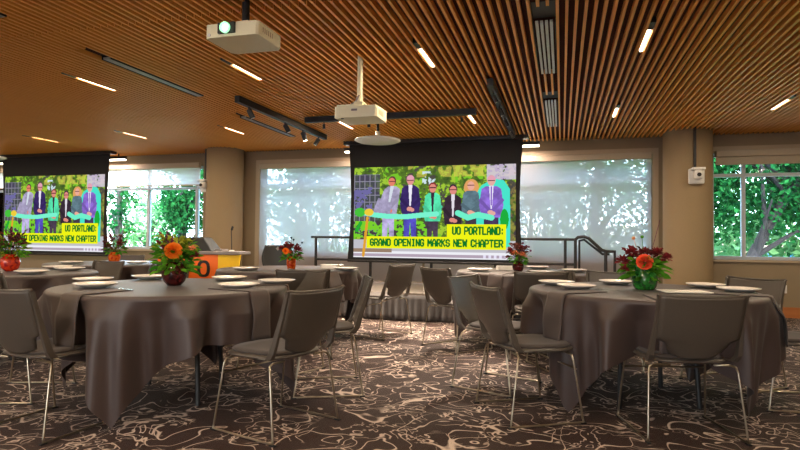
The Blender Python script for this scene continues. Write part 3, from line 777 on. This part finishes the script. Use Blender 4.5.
dirs(1, [(-2.10, 3.42, 'beside the chair back at its edge'), (-2.04, 3.84, 'second from the near chair back'), (-2.53, 3.98, 'behind the vase, lectern side'), (-3.17, 3.85, 'behind the hanging foliage'), (-3.33, 3.44, 'farther of the overlapping pair'), (-2.97, 3.09, 'nearer of the overlapping pair')], 'dark-vase table')
dirs(2, [(.10, 4.26, 'nearest the camera end of the overlapping pair'), (-.04, 4.58, 'partly hidden behind its neighbour'), (.42, 4.84, 'just behind the vase'), (1.04, 4.76, 'between the vase and the outlet wall'), (1.17, 4.42, 'behind the near chair back at the cloth edge')], 'green-vase table')
dirs(3, [(-.86, 6.2, 'over the blue-lit chair'), (.13, 6.55, 'toward the stair rail'), (-.28, 7.05, 'on the stage side'), (-.2, 5.98, 'at the near edge')], 'maroon-vase table')
dirs(4, [(-3.15, 5.26, 'at the lectern end'), (-2.22, 5.72, 'toward the stage'), (-2.6, 6.25, 'behind the flowers')], 'red-vase table')
dirs(5, [(-4.62, 4.48, 'farther of the pair'), (-4.50, 3.96, 'nearer of the pair'), (-4.95, 4.65, 'behind the vase')], 'red-globe table')
dirs(6, [(-5.05, 5.9, 'toward the lectern'), (-5.7, 5.55, 'nearest the camera')], 'orange-globe table')
def nap(k, angs):
    x, y, th0, ph, nm = T[k]
    for a, lab in angs: napkin(x, y, th0, ph, R(a), lab)
nap(1, [(348, 'taupe napkin hanging off the dark-vase table beside the chair seen from behind'), (262, 'dark napkin hanging off the dark-vase table beside the cut-off chair'), (30, 'taupe napkin hanging off the hidden side of the dark-vase table')])
nap(2, [(222, 'grey-green napkin hanging off the green-vase table behind the turned chair'), (345, 'dark napkin hanging off the outlet side of the green-vase table'), (275, 'taupe napkin hanging behind the near chair at the green-vase table')])
nap(3, [(250, 'taupe napkin hanging off the maroon-vase table')])
nap(4, [(330, 'taupe napkin hanging off the red-vase table')])
# cutlery and cards
def fork(x, y, rz, lab):
    q = MB(); q.box(-.006, .006, -.09, .03, 0, .003); q.box(-.013, .013, .03, .05, 0, .003)
    for k in range(4): q.box(-.013+k*.0075, -.0095+k*.0075, .05, .09, 0, .003)
    o = q.build('fork', M['cutlery'], loc=(x, y, HT+.012)); o.rotation_euler = (0, 0, rz); tag(o, lab, 'fork', 'forks on the tables')
fork(-2.68, 3.02, R(70), 'steel fork beside the nearer of the overlapping plates')
fork(.30, 4.22, R(60), 'steel fork near the plate beside the turned chair')
for (x, y, rz, lab, s) in ((.80, 4.26, R(10), 'flat white menu card beside the green vase', (.15, .10, .006)), (-.62, 6.55, R(20), 'white folded card block on the maroon-vase table', (.09, .05, .045)), (-2.50, 5.95, R(10), 'white folded card block on the red-vase table', (.09, .05, .045))):
    o = box(-s[0], s[0], -s[1], s[1], 0, s[2]).build('menu_card', M['paper'], loc=(x, y, HT+.0125)); o.rotation_euler = (0, 0, rz); tag(o, lab, 'menu card', 'white cards on the tables')

# ------------------------------------------------------------------ chairs
def make_chair():
    t = thing('banquet_chair', 'x', 'chair')
    zs = .425
    # seat shell and pad: rounded outline
    def outline(w0, w1, d0, d1, n=40, p=3.2):
        pts = []
        for i in range(n):
            a = 2*PI*i/n; c, s = math.cos(a), math.sin(a)
            x = math.copysign(abs(c)**(2/p), c); y = math.copysign(abs(s)**(2/p), s)
            yy = d0+(d1-d0)*(y+1)/2; w = w0+(w1-w0)*(y+1)/2
            pts.append((x*w, yy))
        return pts
    def slab(w0, w1, d0, d1, z0, z1, dish):
        o = outline(w0, w1, d0, d1); n = len(o); q = MB()
        rings = []
        for sc, z in ((.001, z0), (.6, z0), (.94, z0), (1.0, z0+.35*(z1-z0)), (1.0, z0+.6*(z1-z0)), (.94, z1), (.7, z1-dish*.6), (.35, z1-dish), (.001, z1-dish)):
            cy = (d0+d1)/2
            rings.append([(x*sc, cy+(y-cy)*sc, z+(.012*max(0, (-abs(y-cy)/(d1-cy)*-1)) if False else 0)) for x, y in o])
        P_ = [[rings[j][i] for j in range(len(rings))] for i in range(n)]
        q.grid(P_, n, len(rings), True); return q
    slab(.225, .245, -.20, .25, zs, zs+.022, .002).build('seat', M['plastic'], parent=t, smooth=True)
    slab(.195, .225, -.19, .235, zs+.018, zs+.042, .008).build('seat_pad', M['pad'], parent=t, smooth=True)
    # backrest panel
    def wf(k):   # k 0 bottom .. 1 top
        if k < .06: return .128+.017*(k/.06)**.5
        if k < .27: return .145+.028*((k-.06)/.21)
        if k < .34: return .173+.051*((k-.27)/.07)
        return .224+.004*(k-.34)
    def byc(u, k): return -.185-.115*k-.030*(1-u*u)*(1-.35*k)-.01*math.sin(PI*k)
    z0, z1 = .455, .80
    P_ = []; nx, nz = 16, 30
    for i in range(nx+1):
        u = -1+2*i/nx; row = []
        for j in range(nz+1):
            k = j/nz
            zz = z0+(z1-z0)*k
            if k < .2: zz += .03*(abs(u)**3)*(1-k/.2)
            if k > .9: zz += .012*(abs(u)**4)*((k-.9)/.1)
            row.append((u*wf(k), byc(u, k), zz))
        P_.append(row)
    q = MB(); q.grid(P_, nx+1, nz+1); q.build('backrest', M['plastic'], parent=t, smooth=True, solid=.012)
    # back frame: flat tapering uprights and top rail
    for s in (-1, 1):
        q = MB()
        pts = [(s*.225, -.10, zs+.01, .016, .022), (s*.232, -.165, zs+.012, .016, .022), (s*.240, -.195, zs+.05, .013, .02), (s*.236, -.22, .56, .011, .017), (s*.228, -.255, .68, .010, .014), (s*.232, -.292, z1+.004, .009, .012), (s*.240, -.302, z1+.016, .007, .008)]
        vs = []; fs = []
        for k, (x, y, z, a, b) in enumerate(pts):
            vs += [(x-a, y-b, z), (x+a, y-b, z), (x+a, y+b, z), (x-a, y+b, z)]
            if k: 
                o_ = (k-1)*4
                fs += [(o_+c, o_+(c+1) % 4, o_+4+(c+1) % 4, o_+4+c) for c in range(4)]
        fs += [(3, 2, 1, 0), (len(vs)-4, len(vs)-3, len(vs)-2, len(vs)-1)]
        q.add(vs, fs)
        q.build('back_upright', M['plastic'], parent=t, smooth=False, bevel=.004)
    q = MB(); q.tube([(.235*u, byc(u, 1)+.002, z1+.004+.012*abs(u)**4) for u in [-1+2*i/12 for i in range(13)]], .0085, 8); q.build('top_rail', M['plastic'], parent=t, smooth=True)
    # sled legs
    for s in (-1, 1):
        q = MB()
        q.tube([(s*.12, .17, zs-.012), (s*.205, .17, zs-.012), (s*.235, .175, zs-.018), (s*.245, .182, zs-.05), (s*.268, .232, .03), (s*.270, .236, .012), (s*.270, .22, .009),
                (s*.270, -.22, .009), (s*.270, -.238, .012), (s*.268, -.236, .03), (s*.245, -.185, zs-.05), (s*.237, -.175, zs-.02), (s*.21, -.17, zs-.010), (s*.12, -.17, zs-.010)], .0062, 8)
        q.build('leg_frame', M['steel'], parent=t, smooth=True)
        for yy in (-.237, .234):
            box(s*.27-.009, s*.27+.009, yy-.018, yy+.018, .0, .008).build('foot_glide', M['black'], parent=t)
    q = MB(); q.tube([(-.252, .198, .325), (.252, .198, .325)], .005, 8); q.build('cross_brace', M['steel'], parent=t)
    return t
chair0 = make_chair(); first = True
def chair(x, y, h, lab):
    global first
    if first: c = chair0; first = False
    else: c = copy_tree(chair0)
    c.location = (x, y, 0); c.rotation_euler = (0, 0, R(h-90)); c['label'] = lab; c['group'] = 'taupe banquet chairs at the round tables'
chair(-2.86, 2.66, 84, 'taupe chair cut by the photo edge in front of the dark-vase table')
chair(-1.61, 3.06, 163, 'taupe chair with its back turned, beside the dark-vase table and two hanging cloth corners')
chair(-1.66, 3.92, 205, 'blue-lit taupe chair just behind the turned chair at the dark-vase table')
chair(-2.27, 4.36, 250, 'taupe chair on the far side of the dark-vase table behind the plates')
chair(-3.62, 3.12, 18, 'pale-topped taupe chair behind the cut-off chair at the dark-vase table')
chair(-.21, 3.75, 30, 'taupe chair turned toward the green-vase table, near the middle of the room')
chair(.66, 3.69, 104, 'taupe chair seen squarely from behind in front of the green vase')
chair(-.47, 4.40, -20, 'blue-lit taupe chair behind the turned chair at the green-vase table')
chair(.42, 5.40, 262, 'taupe chair behind the coral rose at the green-vase table')
chair(.05, 5.22, 300, 'taupe chair behind the plates at the green-vase table')
chair(1.28, 5.02, 222, 'taupe chair on the outlet side behind the green-vase table')
chair(1.52, 4.55, 184, 'taupe chair cut by the photo edge beside the green-vase table')
chair(-1.03, 5.80, 50, 'taupe chair with its back to the carpet aisle at the maroon-vase table')
chair(-.22, 5.58, 98, 'taupe chair backed against the green-vase table, facing the maroon vase')
chair(-1.99, 6.26, 160, 'taupe chair showing its seat beside the stage skirt at the red-vase table')
chair(-2.36, 4.93, 118, 'taupe chair standing squarely in front of the red-vase flowers')
chair(-3.55, 5.13, 45, 'small taupe chair in front of the yellow lectern panel')
chair(-5.0, 5.05, 262, 'dark chair behind the red-globe table')
chair(-4.28, 4.78, 215, 'dark chair behind the plates of the red-globe table')
chair(-5.02, 5.32-.0, 105, 'dark chair in front of the orange-globe vase') if False else None
chair(-4.62, 5.75, 160, 'dark chair at the lectern side of the orange-globe table')
chair(-6.15, 6.9, 300, 'dark chair on the window side of the orange-globe table')

# ------------------------------------------------------------------ vases and bouquets
def leaf_geo(q, base, d, L, w, curl, rnd, mi=0):
    d = d.normalized(); side = d.cross(Vector((0, 0, 1)));
    if side.length < .1: side = Vector((1, 0, 0))
    side.normalize(); side = Matrix.Rotation(rnd, 3, d) @ side; nrm = side.cross(d)
    P_ = []
    for i in range(5):
        t = i/4; p = base+d*(L*t)+Vector((0, 0, -curl*t*t*L)); ww = w*math.sin(PI*min(1, .12+t*.86))**.8 if i < 4 else .001
        P_.append([p-side*ww+nrm*ww*.35, p, p+side*ww+nrm*ww*.35])
    q.grid(P_, 5, 3, mi=mi)
def rose_geo(q, c, r, d=Vector((0, -1, .3)), layers=5):
    d = d.normalized(); a = d.cross(Vector((0, 0, 1))).normalized(); b = a.cross(d)
    for L in range(layers):
        rr = r*(.25+.75*L/(layers-1)); n = 3+L*2; op = .15+.62*L/(layers-1)
        for k in range(n):
            th = 2*PI*(k+.5*(L % 2))/n+L*.4; wd = 2*PI/n*.75
            P_ = []
            for i in range(5):
                u = -1+2*i/4; row = []
                for j in range(4):
                    v = j/3; ra = rr*(.35+.65*v**.6)*(1+.12*op*v); hh = r*(1-.9*op)*v - r*.25*(L/(layers-1)) - .10*r*v*v*op
                    an = th+u*wd*(.7+.3*v); ra *= (1-.10*u*u*v)
                    row.append(c+(a*math.cos(an)+b*math.sin(an))*ra+d*(hh+r*.12*(1-u*u)*v))
                P_.append(row)
            q.grid(P_, 5, 4)
def dahlia_geo(q, c, r, rng, n=46):
    for k in range(n):
        z = rng.uniform(-.3, 1); a = rng.uniform(0, 2*PI); s = math.sqrt(max(0, 1-z*z))
        d = Vector((s*math.cos(a), s*math.sin(a), z)); leaf_geo(q, c+d*r*.25, d, r*.85, r*.22, .0, rng.uniform(-.5, .5))
def ball(q, c, r, n=8):
    q.lathe([(r*math.sin(PI*j/6)+.0003, -r*math.cos(PI*j/6)) for j in range(7)], c, n)
VASES = {'globe': [(.001, 0), (.045, 0), (.072, .03), (.086, .075), (.082, .115), (.060, .145), (.050, .155), (.054, .165), (.050, .165), (.045, .155), (.06, .13), (.001, .03)],
         'jar': [(.001, 0), (.062, 0), (.078, .025), (.085, .07), (.080, .11), (.066, .135), (.074, .160), (.078, .172), (.073, .172), (.062, .14), (.074, .11), (.001, .03)],
         'tumbler': [(.001, 0), (.040, 0), (.050, .05), (.052, .12), (.050, .15), (.047, .15), (.046, .05), (.001, .02)]}
def arrangement(x, y, seed, kind, vm, scale, vlab, blab, rx, top, leaves, rose=None, dark=(), extra=()):
    rng = random.Random(seed); z0 = HT+.0085
    q = MB(); q.lathe([(r*scale, z*scale) for r, z in VASES[kind]], (0, 0, 0), 32)
    if kind == 'jar':   # ribbed
        q.v = [(a*(1+.02*math.cos(16*math.atan2(b, a))), b*(1+.02*math.cos(16*math.atan2(b, a))), c) for a, b, c in q.v]
    v = q.build('flower_vase', M[vm], loc=(x, y, z0), smooth=True); tag(v, vlab, 'vase', 'glass vases on the round tables')
    zt = z0+[p for p in VASES[kind]][-3][1]*scale
    t = thing('flower_bouquet', blab, 'flowers', (x, y, zt), 0, 'autumn bouquets on the round tables')
    q = MB()
    for k in range(9):
        a = rng.uniform(0, 2*PI); q.tube([(.01*math.cos(a), .01*math.sin(a), -.08*scale), (.025*scale*math.cos(a), .025*scale*math.sin(a), 0), (rx*.45*math.cos(a), rx*.45*math.sin(a), top*.5)], .0028, 5)
    q.build('stems', M['stem'], parent=t)
    for mi, (lm, n, lo, hi, zlo, zhi, Ls) in enumerate(leaves):
        q = MB()
        for k in range(n):
            a = rng.uniform(0, 2*PI); rr = rx*rng.uniform(lo, hi); zz = rng.uniform(zlo, zhi)*top
            b = Vector((rr*.62*math.cos(a), rr*.62*math.sin(a), zz)); d = Vector((math.cos(a), math.sin(a), rng.uniform(-.2, 1.1)*(.3+zz/top)))
            leaf_geo(q, b, d, Ls*rng.uniform(.7, 1.3), Ls*.24, rng.uniform(0, .5), rng.uniform(-1, 1))
            if k % 4 == 0: q.tube([(b.x*.1, b.y*.1, 0), b*.6, b], .002, 4)
        q.build('foliage', M[lm], parent=t)
    # flower positions in view frame: right vector ~ (.96,.27), toward camera ~ (.27,-.96)
    Cv = Vector((-x, -y, 0)).normalized(); Rv = Vector((-Cv.y, Cv.x, 0))
    if rose:
        rm, rr_, u, dpt, zz = rose; c = Rv*u+Cv*dpt+Vector((0, 0, zz)); q = MB(); rose_geo(q, c, rr_, (Cv+Vector((0, 0, .35))).normalized()); q.build('rose', M[rm], parent=t, smooth=True)
    for (u, dpt, zz, rr_, mm) in dark:
        q = MB(); dahlia_geo(q, Rv*u+Cv*dpt+Vector((0, 0, zz)), rr_, rng); q.build('blossom', M[mm], parent=t)
    for (u, dpt, zz, kind_, mm) in extra:
        c = Rv*u+Cv*dpt+Vector((0, 0, zz)); q = MB()
        if kind_ == 'berry':
            ball(q, c, .012); q.tube([c*.2, c*.7+Vector((0, 0, -.01)), c], .0018, 4); q.build('berry', M[mm], parent=t)
        elif kind_ == 'spray':
            tip = c; root = Vector((u*.3*Rv.x, u*.3*Rv.y, zz*.35))
            for k in range(26):
                f = .35+.65*k/25; p = root.lerp(tip, f); d = Vector((rng.uniform(-1, 1), rng.uniform(-1, 1), rng.uniform(.2, 1.0)))
                leaf_geo(q, p, d, .028*(1.25-f*.6), .010, 0, rng.uniform(-1, 1))
            q.tube([root, root.lerp(tip, .5), tip], .002, 4); q.build('flower_spike', M[mm], parent=t)
        elif kind_ == 'twig':
            q.tube([c*.1, c*.6+Vector((0, 0, -.02)), c], .0018, 4); q.build('twig', M[mm], parent=t)
arrangement(-2.62, 3.43, 11, 'globe', 'v_dark', 1.0, 'maroon mosaic glass globe vase on the dark-vase table', 'bouquet with one orange rose and a purple spike on the dark-vase table', .205, .20,
    [('fleaf', 170, .3, 1.05, -.3, .6, .065), ('fleaf2', 100, .1, 1.0, .2, .95, .05)], ('rose', .056, -.01, .12, .09),
    [(.115, .09, .10, .030, 'peach'), (.13, .06, .05, .035, 'dred'), (.09, .0, .15, .03, 'fleaf2')],
    [(-.055, 0, .215, 'spray', 'purple'), (-.025, .02, .18, 'spray', 'purple'), (-.115, .03, .15, 'spray', 'dred'), (-.10, 0, .21, 'spray', 'dred'), (.06, 0, .17, 'spray', 'fleaf2'), (.09, .03, .155, 'spray', 'fleaf2'), (-.06, .05, .17, 'spray', 'purple')])
arrangement(.57, 4.40, 23, 'jar', 'v_green', 1.0, 'green ribbed glass jar vase on the table behind the square-on chair', 'bouquet with a coral rose, dark red blossoms and two round berries in the green jar', .19, .17,
    [('fleaf', 130, .4, 1.1, -.4, .5, .07), ('fdark', 26, .2, .8, .2, .9, .05)], ('rose2', .053, .0, .12, .06),
    [(-.145, .06, .055, .055, 'dred'), (-.085, .04, .12, .050, 'dred'), (.0, .0, .12, .045, 'dred'), (.075, .04, .115, .05, 'dred'), (.14, .03, .08, .045, 'dred'), (-.13, .08, .0, .035, 'dred')],
    [(-.075, 0, .225, 'berry', 'peach'), (-.018, 0, .235, 'berry', 'fleaf'), (.10, .0, .36, 'twig', 'purple'), (-.15, 0, .15, 'spray', 'dred'), (-.1, 0, .16, 'spray', 'dred'), (.11, 0, .15, 'spray', 'dred')])
arrangement(-.45, 6.22, 31, 'globe', 'v_dark', .72, 'short maroon glass vase on the table by the stage', 'loose bouquet of peach and dark flowers with purple buds by the stage', .17, .17,
    [('fleaf', 46, .3, 1.0, -.2, .5, .06), ('fdark', 40, .2, .95, .3, 1.1, .06)], None,
    [(-.08, .02, .10, .05, 'dred'), (-.03, .06, .08, .045, 'peach'), (.05, .05, .07, .045, 'peach'), (.03, 0, .14, .04, 'dred')],
    [(.09, 0, .17, 'spray', 'purple'), (.05, 0, .20, 'berry', 'purple'), (.11, 0, .16, 'berry', 'purple'), (.13, .02, .12, 'berry', 'purple'), (-.1, 0, .15, 'spray', 'dred')])
arrangement(-2.77, 5.53, 43, 'tumbler', 'v_orange', .95, 'slim red tumbler vase on the table before the shaded window', 'orange and dark red bouquet with dark berries before the shaded window', .14, .16,
    [('fleaf', 46, .4, 1.0, -.2, .3, .06), ('fdark', 30, .2, .8, .3, .9, .05)], ('rose', .034, -.06, .08, .06),
    [(.0, .03, .10, .045, 'dred'), (.07, .03, .07, .048, 'dred'), (-.03, .05, .04, .035, 'rose2'), (.08, .04, .01, .035, 'dred'), (-.1, 0, .08, .04, 'dred')],
    [(-.005, 0, .20, 'berry', 'office'), (.02, 0, .18, 'berry', 'office'), (.11, 0, .15, 'berry', 'office'), (-.06, 0, .14, 'spray', 'dred'), (.06, 0, .13, 'spray', 'dred')])
arrangement(-5.01, 4.18, 57, 'globe', 'v_red', .97, 'bright red mosaic globe vase at the photo edge', 'dark green and maroon bouquet in the bright red globe vase', .21, .20,
    [('fleaf', 90, .3, 1.0, -.1, .7, .06), ('fdark', 80, .2, 1.0, .3, 1.1, .05), ('fleaf2', 20, .3, 1.0, -.1, .3, .05)], None,
    [(-.12, .06, .12, .05, 'dred'), (.02, .02, .13, .045, 'fdark')],
    [(.0, 0, .26, 'spray', 'purple'), (.06, 0, .20, 'spray', 'purple'), (.12, 0, .15, 'spray', 'fdark'), (-.1, 0, .2, 'spray', 'fleaf2')])
arrangement(-5.42, 5.93, 61, 'globe', 'v_orange', .84, 'small orange mosaic globe vase near the bright window', 'airy maroon and green bouquet in the small orange globe vase', .22, .20,
    [('fleaf', 60, .3, 1.0, -.1, .5, .06), ('fdark', 80, .2, 1.0, .2, 1.1, .05)], None,
    [(.05, .05, .10, .05, 'dred'), (-.08, .03, .08, .045, 'fdark')],
    [(-.05, 0, .24, 'spray', 'purple'), (.08, 0, .22, 'spray', 'purple'), (.14, 0, .16, 'spray', 'dred'), (-.13, 0, .14, 'spray', 'fdark')])

# ------------------------------------------------------------------ outdoors
struct('ground', box(-60, 40, YF+.3, 90, -.35, -.25), M['grass'])
struct('pavement', box(-60, 40, YF+.3, 13.0, -.25, -.22), M['concrete'])
struct('rear_pavement', box(-60, 40, -40, YR-.3, -.30, -.22), M['concrete'])
def tree(x, y, h, cr, n, lm, lab, seed, lean=0, trunk=.16, cz=None, leaf=.16, crown0=.9, branches=5):
    rng = random.Random(seed); t = thing('tree', lab, 'tree', (x, y, -.25), 0, 'trees outside the windows')
    q = MB(); top = Vector((lean, 0, h*.75))
    q.tube([(0, 0, 0), (lean*.35, 0, h*.3), top], trunk, 10, rs=[trunk, trunk*.8, trunk*.4])
    for k in range(branches):
        a = rng.uniform(0, 2*PI); f = rng.uniform(.25, .6); b = Vector((lean*f, 0, h*.75*f))
        e = b+Vector((math.cos(a)*cr*.7, math.sin(a)*cr*.3, h*rng.uniform(.12, .3))); q.tube([b, b.lerp(e, .5)+Vector((0, 0, .1)), e], trunk*.5, 7, rs=[trunk*.5, trunk*.3, trunk*.12])
    q.build('trunk', M['bark'], parent=t)
    # leaf clusters
    n = int(n*2.6); leaf *= .62; rs = np.random.RandomState(seed); nc = 60
    cz = cz if cz is not None else h*.6
    ctr = rs.normal(size=(nc, 3)); ctr /= np.linalg.norm(ctr, axis=1)[:, None]; ctr *= rs.rand(nc, 1)**.4
    ctr *= np.array([cr, cr*.6, h-cz-.2 if h > cz else cr]); ctr += np.array([lean, 0, cz])
    ctr[:, 2] = np.maximum(ctr[:, 2], crown0)
    idx = rs.randint(0, nc, n); pos = ctr[idx]+rs.normal(size=(n, 3))*cr*.14
    d1 = rs.normal(size=(n, 3)); d1 /= np.linalg.norm(d1, axis=1)[:, None]; d2 = np.cross(d1, rs.normal(size=(n, 3))); d2 /= np.linalg.norm(d2, axis=1)[:, None]
    s = leaf*(.5+.8*rs.rand(n, 1))
    v = np.stack([pos-d1*s, pos-d2*s*.5, pos+d1*s, pos+d2*s*.5], 1).reshape(-1, 3)
    me = bpy.data.meshes.new('crown'); me.vertices.add(len(v)); me.vertices.foreach_set('co', v.ravel()); f = np.arange(len(v))
    me.loops.add(len(v)); me.loops.foreach_set('vertex_index', f); me.polygons.add(n); me.polygons.foreach_set('loop_start', np.arange(0, len(v), 4)); me.update(calc_edges=True)
    me.materials.append(M[lm]); o = bpy.data.objects.new('crown', me); COL.objects.link(o); o.parent = t
tree(3.2, 13.0, 5.6, 2.0, 4200, 'leafA', 'leaning tree with twin dark trunk just outside the clear window', 1, lean=2.2, trunk=.12, cz=3.3, leaf=.11, crown0=2.0, branches=8)
tree(5.9, 13.6, 6.0, 2.1, 4800, 'leafA', 'broad tree filling the clear window at the photo edge', 2, lean=-2.2, trunk=.17, cz=3.4, leaf=.11, crown0=2.0, branches=8)
tree(7.6, 19, 7.5, 4.5, 7000, 'leafB', 'pale leafy tree farther off beyond the clear window', 3, trunk=.2, cz=3.6, leaf=.22)
tree(.6, 14.5, 6.5, 2.5, 5600, 'leafA', 'tree beyond the shaded window above the stair rail', 4, lean=.4, cz=3.0, leaf=.12, crown0=1.2)
tree(-1.9, 15.5, 6.5, 2.3, 4600, 'leafA', 'tree beyond the shade hidden partly by the centre screen', 5, cz=3.4, leaf=.16)
tree(-6.8, 15.5, 6.5, 2.5, 5600, 'leafA', 'tree beyond the shade at the lectern side of the centre screen', 6, lean=.3, cz=3.0, leaf=.13, crown0=1.1)
tree(-4.6, 16.5, 6.5, 2.3, 4000, 'leafB', 'pale tree beyond the shade next to the centre screen', 12, lean=.3, cz=3.0, leaf=.15, crown0=1.1)
tree(-11.25, 15.0, 6.0, 1.15, 3600, 'leafA', 'dense green tree outside the bright window near the lectern', 7, lean=.2, cz=2.6, leaf=.12, crown0=1.0)
tree(-14.9, 18, 3.6, 1.3, 1100, 'leafB', 'pale feathery tree in the middle of the bright window', 8, cz=1.9, leaf=.13, crown0=.5)
tree(-13.75, 15.2, 3.9, .6, 500, 'leafA', 'blue-green tree at the screen side of the bright window', 9, cz=2.2, leaf=.12, crown0=.8)
t = thing('brick_building', 'low pink brick building with a blue awning beyond the trees', 'building', (11, 30, -.25))
box(-4, 14, 0, 6, 0, 1.5).build('wall', M['brick'], parent=t); box(-2.2, .0, -.8, -.2, .35, .85).build('awning', M['blue'], parent=t)
for k in range(5): box(2+k*2.2, 3.2+k*2.2, -.03, 0, .6, 1.4).build('window', M['office'], parent=t)
t = thing('pale_building', 'pale pink building seen through the bright window', 'building', (-32, 30, -.25))
box(-6, 4.3, 0, 6, 0, 3.6).build('wall', M['pale'], parent=t)
for k in range(4): box(-5+k*2.3, -4+k*2.3, -.03, 0, 1, 2.4).build('window', M['office'], parent=t)
t = thing('pale_building', 'long pale building behind the trees beyond the stair rail', 'building', (-1, 32, -.25))
box(-9, 5, 0, 6, 0, 2.2).build('wall', M['pale'], parent=t)
for k in range(5): box(-8+k*2.5, -6.8+k*2.5, -.03, 0, .5, 1.6).build('window', M['office'], parent=t)

# ------------------------------------------------------------------ light
w = bpy.data.worlds.new('sky'); S.world = w; w.use_nodes = True
nt = w.node_tree; bg = nt.nodes['Background']
sk = nt.nodes.new('ShaderNodeTexSky'); sk.sky_type = 'NISHITA'; sk.sun_disc = False; sk.sun_elevation = R(42); sk.sun_rotation = R(160); sk.air_density = 1.3; sk.dust_density = 3
mx = nt.nodes.new('ShaderNodeMix'); mx.data_type = 'RGBA'; mx.inputs[0].default_value = .35
nt.links.new(sk.outputs[0], mx.inputs[6]); mx.inputs[7].default_value = (6.3, 8.4, 12, 1)
nt.links.new(mx.outputs[2], bg.inputs[0]); bg.inputs[1].default_value = 1.6
sun = bpy.data.lights.new('sun', 'SUN'); sun.energy = 2.2; sun.angle = R(1); sun.color = (1, .95, .86)
so = bpy.data.objects.new('sun', sun); COL.objects.link(so); so.rotation_euler = (R(52), 0, R(-25))
# portals at the openings guide the daylight
def portal(x0, x1, z0, z1, y, flip):
    l = bpy.data.lights.new('window_portal', 'AREA'); l.shape = 'RECTANGLE'; l.size = x1-x0; l.size_y = z1-z0; l.cycles.is_portal = True
    o = bpy.data.objects.new('window_portal', l); COL.objects.link(o); o.location = ((x0+x1)/2, y, (z0+z1)/2); o.rotation_euler = (R(-90 if not flip else 90), 0, 0)
for k in W: a, b, z0, z1 = W[k]; portal(a, b, z0, z1, YF+.25, False)
for a, b in RW: portal(a, b, .7, 2.5, YR-.2, True)

# ------------------------------------------------------------------ camera
cam = bpy.data.cameras.new('camera'); cam.sensor_width = 36; cam.lens = 570/800*36; cam.clip_end = 300
co = bpy.data.objects.new('camera', cam); COL.objects.link(co); S.camera = co
yaw, pitch, roll = math.atan(162/570), math.atan(14/570), R(.6)
mw = Matrix.Rotation(yaw, 4, 'Z') @ Matrix.Rotation(PI/2+pitch, 4, 'X') @ Matrix.Rotation(roll, 4, 'Z')
mw.translation = (0, 0, 1.10); co.matrix_world = mw
S.view_settings.view_transform = 'Standard'; S.view_settings.look = 'None'; S.view_settings.gamma = 1; S.view_settings.use_curve_mapping = False
S.view_settings.exposure = 0.92
cy = S.cycles; cy.use_denoising = True; cy.max_bounces = 8; cy.diffuse_bounces = 5; cy.transparent_max_bounces = 16; cy.sample_clamp_indirect = 8
try: cy.denoiser = 'OPENIMAGEDENOISE'
except Exception: pass
